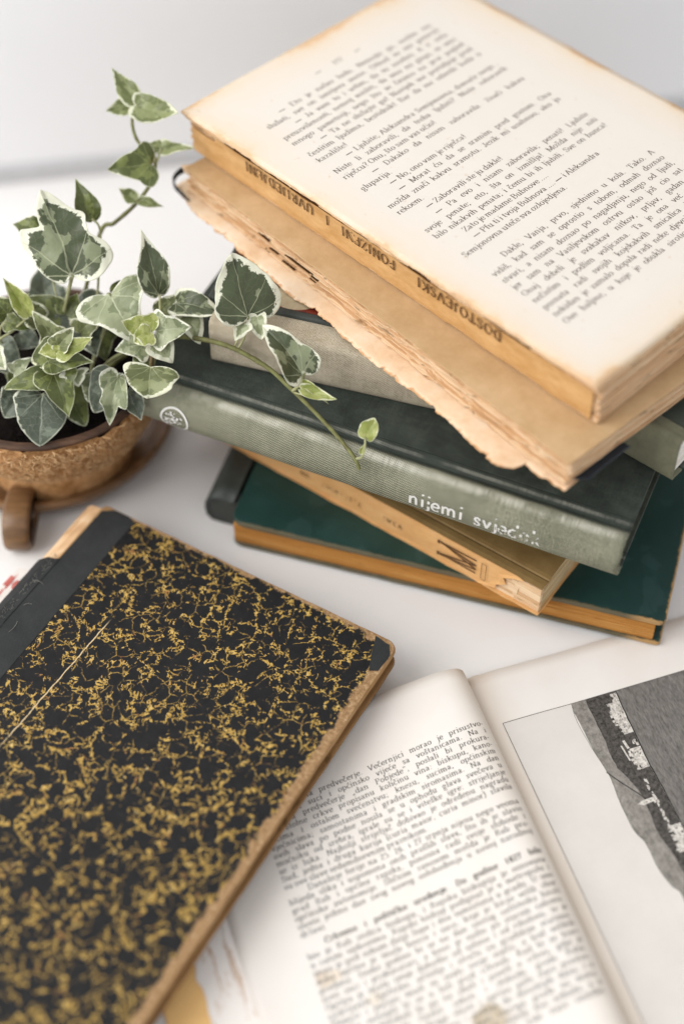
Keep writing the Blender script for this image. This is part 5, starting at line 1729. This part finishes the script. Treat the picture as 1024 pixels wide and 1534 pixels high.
# ------------------------------------------------------------------ saucer, pot, soil
PX, PY_, PZ_ = -11.65, 42.21, 2.43
def build_pot():
    r = root("brown_saucer", (-12.6, 44.2, 0), 0, "brown glazed saucer with a looped handle, holding the coconut shell pot", "saucer")
    prof = [(0, .25), (3.6, .25), (4.2, .3), (4.75, .55), (5.2, .98), (5.35, 1.1), (5.52, 1.1), (5.6, .98), (5.45, .6), (5.1, .25), (4.5, .03), (3.5, .0), (0, .0)]
    lathe("dish", spline(prof, 3), 96, M['saucer'], r)
    # handle: a thick rounded tab standing out from the rim
    P = spline([(-4.5, .1), (-4.55, 1.2), (-5.0, 1.52), (-5.6, 1.74), (-6.3, 1.78), (-6.85, 1.55), (-7.2, 1.1), (-7.28, .65), (-7.1, .25), (-6.7, .04), (-6.2, .0), (-5.2, .0), (-4.5, .1)], 5)[:-1]
    cy = sum(p[0] for p in P) / len(P)
    cz = sum(p[1] for p in P) / len(P)
    V, F = [], []
    n = len(P)
    rings = [(-.70, .82), (-.68, .9), (-.62, .96), (-.52, 1.0), (.2, 1.0), (.3, .96), (.36, .9), (.38, .82)]
    for (x, k) in rings:
        for (y, z) in P:
            V.append((x, cy + (y - cy) * k, max(.002, cz + (z - cz) * k)))
    for i in range(len(rings) - 1):
        for j in range(n):
            k = (j + 1) % n
            F.append((i * n + j, i * n + k, (i + 1) * n + k, (i + 1) * n + j))
    F += [tuple(range(n)), tuple(reversed(range(len(V) - n, len(V))))]
    mesh_obj("handle", V, F, M['saucer'], r, smooth=True)

    p = root("coconut_shell_pot", (PX, PY_, PZ_), 0, "small plant pot made of half a hairy coconut shell, standing in the brown saucer", "pot", size=.955)
    def rough(a, i, rr, z):
        d = .2 * fbm(math.cos(a) * 3.5, math.sin(a) * 3.5, z * 1.3) + .13 * fbm(math.cos(a) * 11, math.sin(a) * 11, z * 4)
        dz = (.16 * fbm(math.cos(a) * 5, math.sin(a) * 5, 3.0) if i < 4 else 0)
        return d, dz
    hp = [(3.0, .2), (3.5, .3), (3.85, .55), (4.05, .9), (4.22, 1.3), (4.34, 1.7), (4.44, 2.1), (4.52, 2.5), (4.55, 2.8), (4.57, 3.05)]
    husk = lathe("husk", spline(hp, 3), 260, M['husk'], p, rough)
    lathe("shell", spline([(4.45, 2.95), (4.62, 3.08), (4.64, 3.2), (4.55, 3.26), (4.36, 3.26), (4.28, 3.18), (4.2, 2.6), (4.0, 1.6), (3.4, .6), (2.0, .2), (0, .1)], 3), 120, M['shell'], p,
          lambda a, i, rr, z: (.025 * fbm(math.cos(a) * 4, math.sin(a) * 4, 1), .03 * fbm(math.cos(a) * 3, math.sin(a) * 3, 5)))
    slab("base", [(3.1 * math.cos(R(a)), 3.1 * math.sin(R(a))) for a in range(0, 360, 12)], -2.27, .3, M['husk'], p, .3)
    rnd = random.Random(2)
    V, F = [], []
    def rad(z):
        return float(np.interp(z, [q[1] for q in hp], [q[0] for q in hp]))
    for k in range(4200):
        a = rnd.uniform(0, 2 * math.pi)
        z = rnd.uniform(.12, 3.0) if k > 500 else rnd.uniform(.08, .5)
        l = rnd.uniform(.15, .7)
        da, dz = rnd.uniform(-.09, .09), rnd.uniform(-.5, .35) * l
        P = []
        for t in (0, .5, 1):
            aa, z2 = a + da * t, z + dz * t
            rr = rad(max(.2, min(3, z2))) + .1 + (.06 + .2 * rnd.random()) * math.sin(t * 2.4) + (.0 if t < 1 else rnd.uniform(-.04, .09))
            P.append((rr * math.cos(aa), rr * math.sin(aa), z2))
        v, f = tube_geo(P, .024, .009, 3)
        s = len(V)
        V += v
        F += [tuple(s + i for i in q) for q in f]
    mesh_obj("husk_fibre", V, F, M['fibre'], p, kind='stuff')

    # soil
    V, F = [], []
    nr, na = 22, 80
    V.append((0, 0, 2.95))
    for i in range(1, nr + 1):
        q = 4.24 * i / nr
        for j in range(na):
            a = 2 * math.pi * j / na
            x, y = q * math.cos(a), q * math.sin(a)
            V.append((x, y, 2.75 + .2 * (1 - i / nr) + .14 * fbm(x * 1.5, y * 1.5, 1, 5)))
    for j in range(na):
        F.append((0, 1 + j, 1 + (j + 1) % na))
    for i in range(nr - 1):
        for j in range(na):
            a, b = 1 + i * na + j, 1 + i * na + (j + 1) % na
            F.append((a, a + na, b + na, b))
    for k in range(900):
        a, q = rnd.uniform(0, 6.283), 4.1 * math.sqrt(rnd.random())
        x, y = q * math.cos(a), q * math.sin(a)
        s = len(V)
        d = rnd.uniform(.03, .11)
        c = Vector((x, y, 2.9 + .14 * fbm(x * 1.5, y * 1.5, 1, 5)))
        for _ in range(4):
            V.append(tuple(c + Vector((rnd.uniform(-d, d), rnd.uniform(-d, d), rnd.uniform(-d * .4, d)))))
        F += [(s, s + 1, s + 2), (s, s + 3, s + 1), (s + 1, s + 3, s + 2), (s, s + 2, s + 3)]
    so = mesh_obj("potting_soil", V, F, M['soil'], None, kind='stuff')
    so.location = (PX * S, PY_ * S, PZ_ * S)
    so.scale = (.955, .955, .955)
    so['label'] = "black crumbly potting soil filling the coconut shell pot"
    so['category'] = "soil"

# ------------------------------------------------------------------ ivy
OUT = {
 'maple': ([(0, 0), (-.06, .1), (.03, .22), (.18, .30), (.38, .37), (.57, .42), (.66, .39), (.645, .28), (.62, .17), (.70, .155), (.84, .11), (.94, .05), (1, 0)],
           [(0, 0), (-.10, .10), (-.13, .28), (-.03, .47), (.10, .54), (.24, .48), (.38, .37), (.50, .36), (.61, .36), (.70, .25), (.85, .13), (.95, .05), (1, 0)]),
 'heart': [(0, 0), (-.06, .07), (-.11, .20), (-.09, .35), (.02, .46), (.16, .50), (.31, .48), (.45, .42), (.58, .37), (.72, .29), (.85, .18), (.945, .085), (1, 0)],
 'lobed': [(0, 0), (-.08, .10), (-.12, .25), (-.03, .43), (.11, .52), (.24, .47), (.35, .36), (.47, .315), (.62, .27), (.78, .165), (.92, .06), (1, 0)],
 'narrow': [(0, 0), (-.04, .12), (.02, .30), (.16, .45), (.34, .50), (.52, .42), (.70, .26), (.86, .11), (.95, .04), (1, 0)],
 'wing': [(0, 0), (-.03, .05), (-.10, .16), (-.13, .30), (-.06, .43), (.06, .49), (.18, .48), (.28, .40), (.42, .30), (.58, .22), (.76, .15), (.9, .07), (1, 0)],
 'round': [(0, 0), (-.06, .14), (-.02, .34), (.18, .48), (.42, .50), (.66, .42), (.85, .26), (.96, .1), (1, 0)],
}
CAMV = Vector((0, 0, 48))
def build_leaf(parent, spec, k):
    (B, T, w, kind, colr, roll, fold, curl) = spec
    rnd = random.Random(100 + k)
    if kind == 'heart' and colr != 'dark' and k % 2 == 0:
        kind = 'lobed'
    B, T = Vector(B), Vector(T)
    ax = (T - B)
    L = ax.length
    ax.normalize()
    view = (CAMV - (B + T) / 2).normalized()
    nn = view * .82 + Vector((rnd.uniform(-.18, .18), rnd.uniform(-.12, .1), .38))
    nn = (nn - ax * nn.dot(ax)).normalized()
    if roll:
        nn = Matrix.Rotation(R(roll), 3, ax) @ nn
    ay = nn.cross(ax)
    sides = []
    for sgn in (1, -1):
        half = spline(OUT[kind][0 if sgn > 0 else 1] if kind == 'maple' else OUT[kind], 4)
        q = []
        ph = rnd.uniform(0, 50)
        sc = rnd.uniform(.9, 1.1)
        for i, (u, v) in enumerate(half):
            t = i / (len(half) - 1)
            amp = math.sin(math.pi * t)
            q.append((u + .035 * amp * fbm(t * 4, ph), sgn * v * sc * (1 + .14 * fbm(t * 3.0, ph, 3)) * (w / L)))
        sides.append(q)
    loop = sides[0] + list(reversed(sides[1]))[1:-1]
    n = len(loop)
    c = (.33, 0.0)
    rings = 9
    V, F, UV, RIM = [], [], [], []
    ph = rnd.uniform(0, 60)
    bend = rnd.uniform(-.03, .1)
    fold *= rnd.uniform(.8, 2.4)
    curl *= rnd.choice((1, 1, 1, -.6)) * rnd.uniform(.8, 3.2)
    def place(u, v, t):
        vv = abs(v)
        z = fold * 1.1 * vv - curl * (2.2 * (u - .35) ** 2) * .9
        z += .045 * t * t * math.sin(u * 8 + ph + (3 if v > 0 else 0)) + .055 * fbm(u * 2.2 + ph, v * 2.2, 2)
        z -= .05 * max(0, vv - .25) ** 2 * 6
        p = B + ax * (u * L) + ay * ((v + bend * (u * u - u) * 1.0) * L) + nn * (z * L)
        return tuple(p)
    V.append(place(c[0], c[1], 0))
    UV.append(c)
    RIM.append(0.0)
    ts = [.15, .3, .45, .6, .72, .82, .9, .96, 1.0]
    for t in ts:
        for (u, v) in loop:
            uu, vv = c[0] + (u - c[0]) * t, v * t
            V.append(place(uu, vv, t))
            UV.append((uu, vv * L / w if w > L * 0.0 else vv))
            RIM.append(t)
    for j in range(n):
        F.append((0, 1 + j, 1 + (j + 1) % n))
    for i in range(len(ts) - 1):
        for j in range(n):
            a, b = 1 + i * n + j, 1 + i * n + (j + 1) % n
            F.append((a, a + n, b + n, b))
    # underside, so that the blade has thickness
    m_ = len(V)
    V += [tuple(Vector(p) - nn * .018) for p in V[:m_]]
    UV += UV[:m_]
    RIM += RIM[:m_]
    F += [tuple(m_ + i for i in reversed(f)) for f in F[:]]
    e = m_ - n
    for j in range(n):
        a, b = e + j, e + (j + 1) % n
        F.append((a, m_ + a, m_ + b, b))
    o = mesh_obj("leaf", V, F, M['lf_' + colr], parent, smooth=True, attrs={'rim': RIM})
    me = o.data
    ul = me.uv_layers.new(name="UVMap")
    vi = np.empty(len(me.loops), dtype=np.int32)
    me.loops.foreach_get("vertex_index", vi)
    ul.data.foreach_set("uv", np.array(UV, dtype=np.float32)[vi].ravel())
    return o

def build_ivy():
    r = root("ivy_plant", (0, 0, 0), 0, "variegated ivy with cream edged leaves and a trailing stem, growing in the coconut shell pot", "plant")
    for k, (P, rad) in enumerate(STEMS):
        C = spline(P, 7)
        v, f = tube_geo(C, rad * 1.0, rad * (.72 if k < 2 else .85), 8, .35)
        mesh_obj("stem" if k < 2 else "leaf_stalk", v, f, M['stem_brown' if k == 5 else ('stem' if k < 2 else 'stalk')], r, smooth=True)
    # joints on the trailing stem
    for (x, y, z, q) in ((-1.75, 40.36, 5.78, .15), (.45, 37.58, 5.34, .14), (-4.05, 41.93, 6.6, .13)):
        V, F = [], []
        for i in range(7):
            for j in range(10):
                a, b = math.pi * i / 6, 2 * math.pi * j / 10
                k = q * (1 + .35 * fbm(i * .9 + x, j * .9, 3))
                V.append((x + k * math.sin(a) * math.cos(b), y + k * math.sin(a) * math.sin(b) * .8, z + k * math.cos(a) * .8))
        for i in range(6):
            for j in range(10):
                F.append((i * 10 + j, (i + 1) * 10 + j, (i + 1) * 10 + (j + 1) % 10, i * 10 + (j + 1) % 10))
        mesh_obj("stem_node", V, F, M['stem_brown'], r, smooth=True)
    for k, spec in enumerate(LEAVES):
        build_leaf(r, spec, k)

M['spine_dark'] = m_plain("dark_leather", '454a45', 0.5, 0.35, 0.35)
M['fibre'] = m_tone("coconut_fibre_strands", '946538', 'e6c698', (4, 4, 4), 4, 0.3, 0.7, 0.85)
M['thread'] = m_plain("frayed_grey_threads", '9a998e', 0.8, 0.2, 0.4)

M['wall_shade_strip'] = m_plain("wall_shade_grey", 'cbcbcc', 0.6, 0.3, 0.08)  # shade along the wall foot, put into the strip's grey
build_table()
build_teal_book()
build_paperback()
build_grey_book()
build_spacer_book()
build_linen_book()
build_olive_book()
build_tattered_book()
build_loose_block()
build_open_book()
build_booklet()
build_marbled_book()
build_pot()
build_ivy()
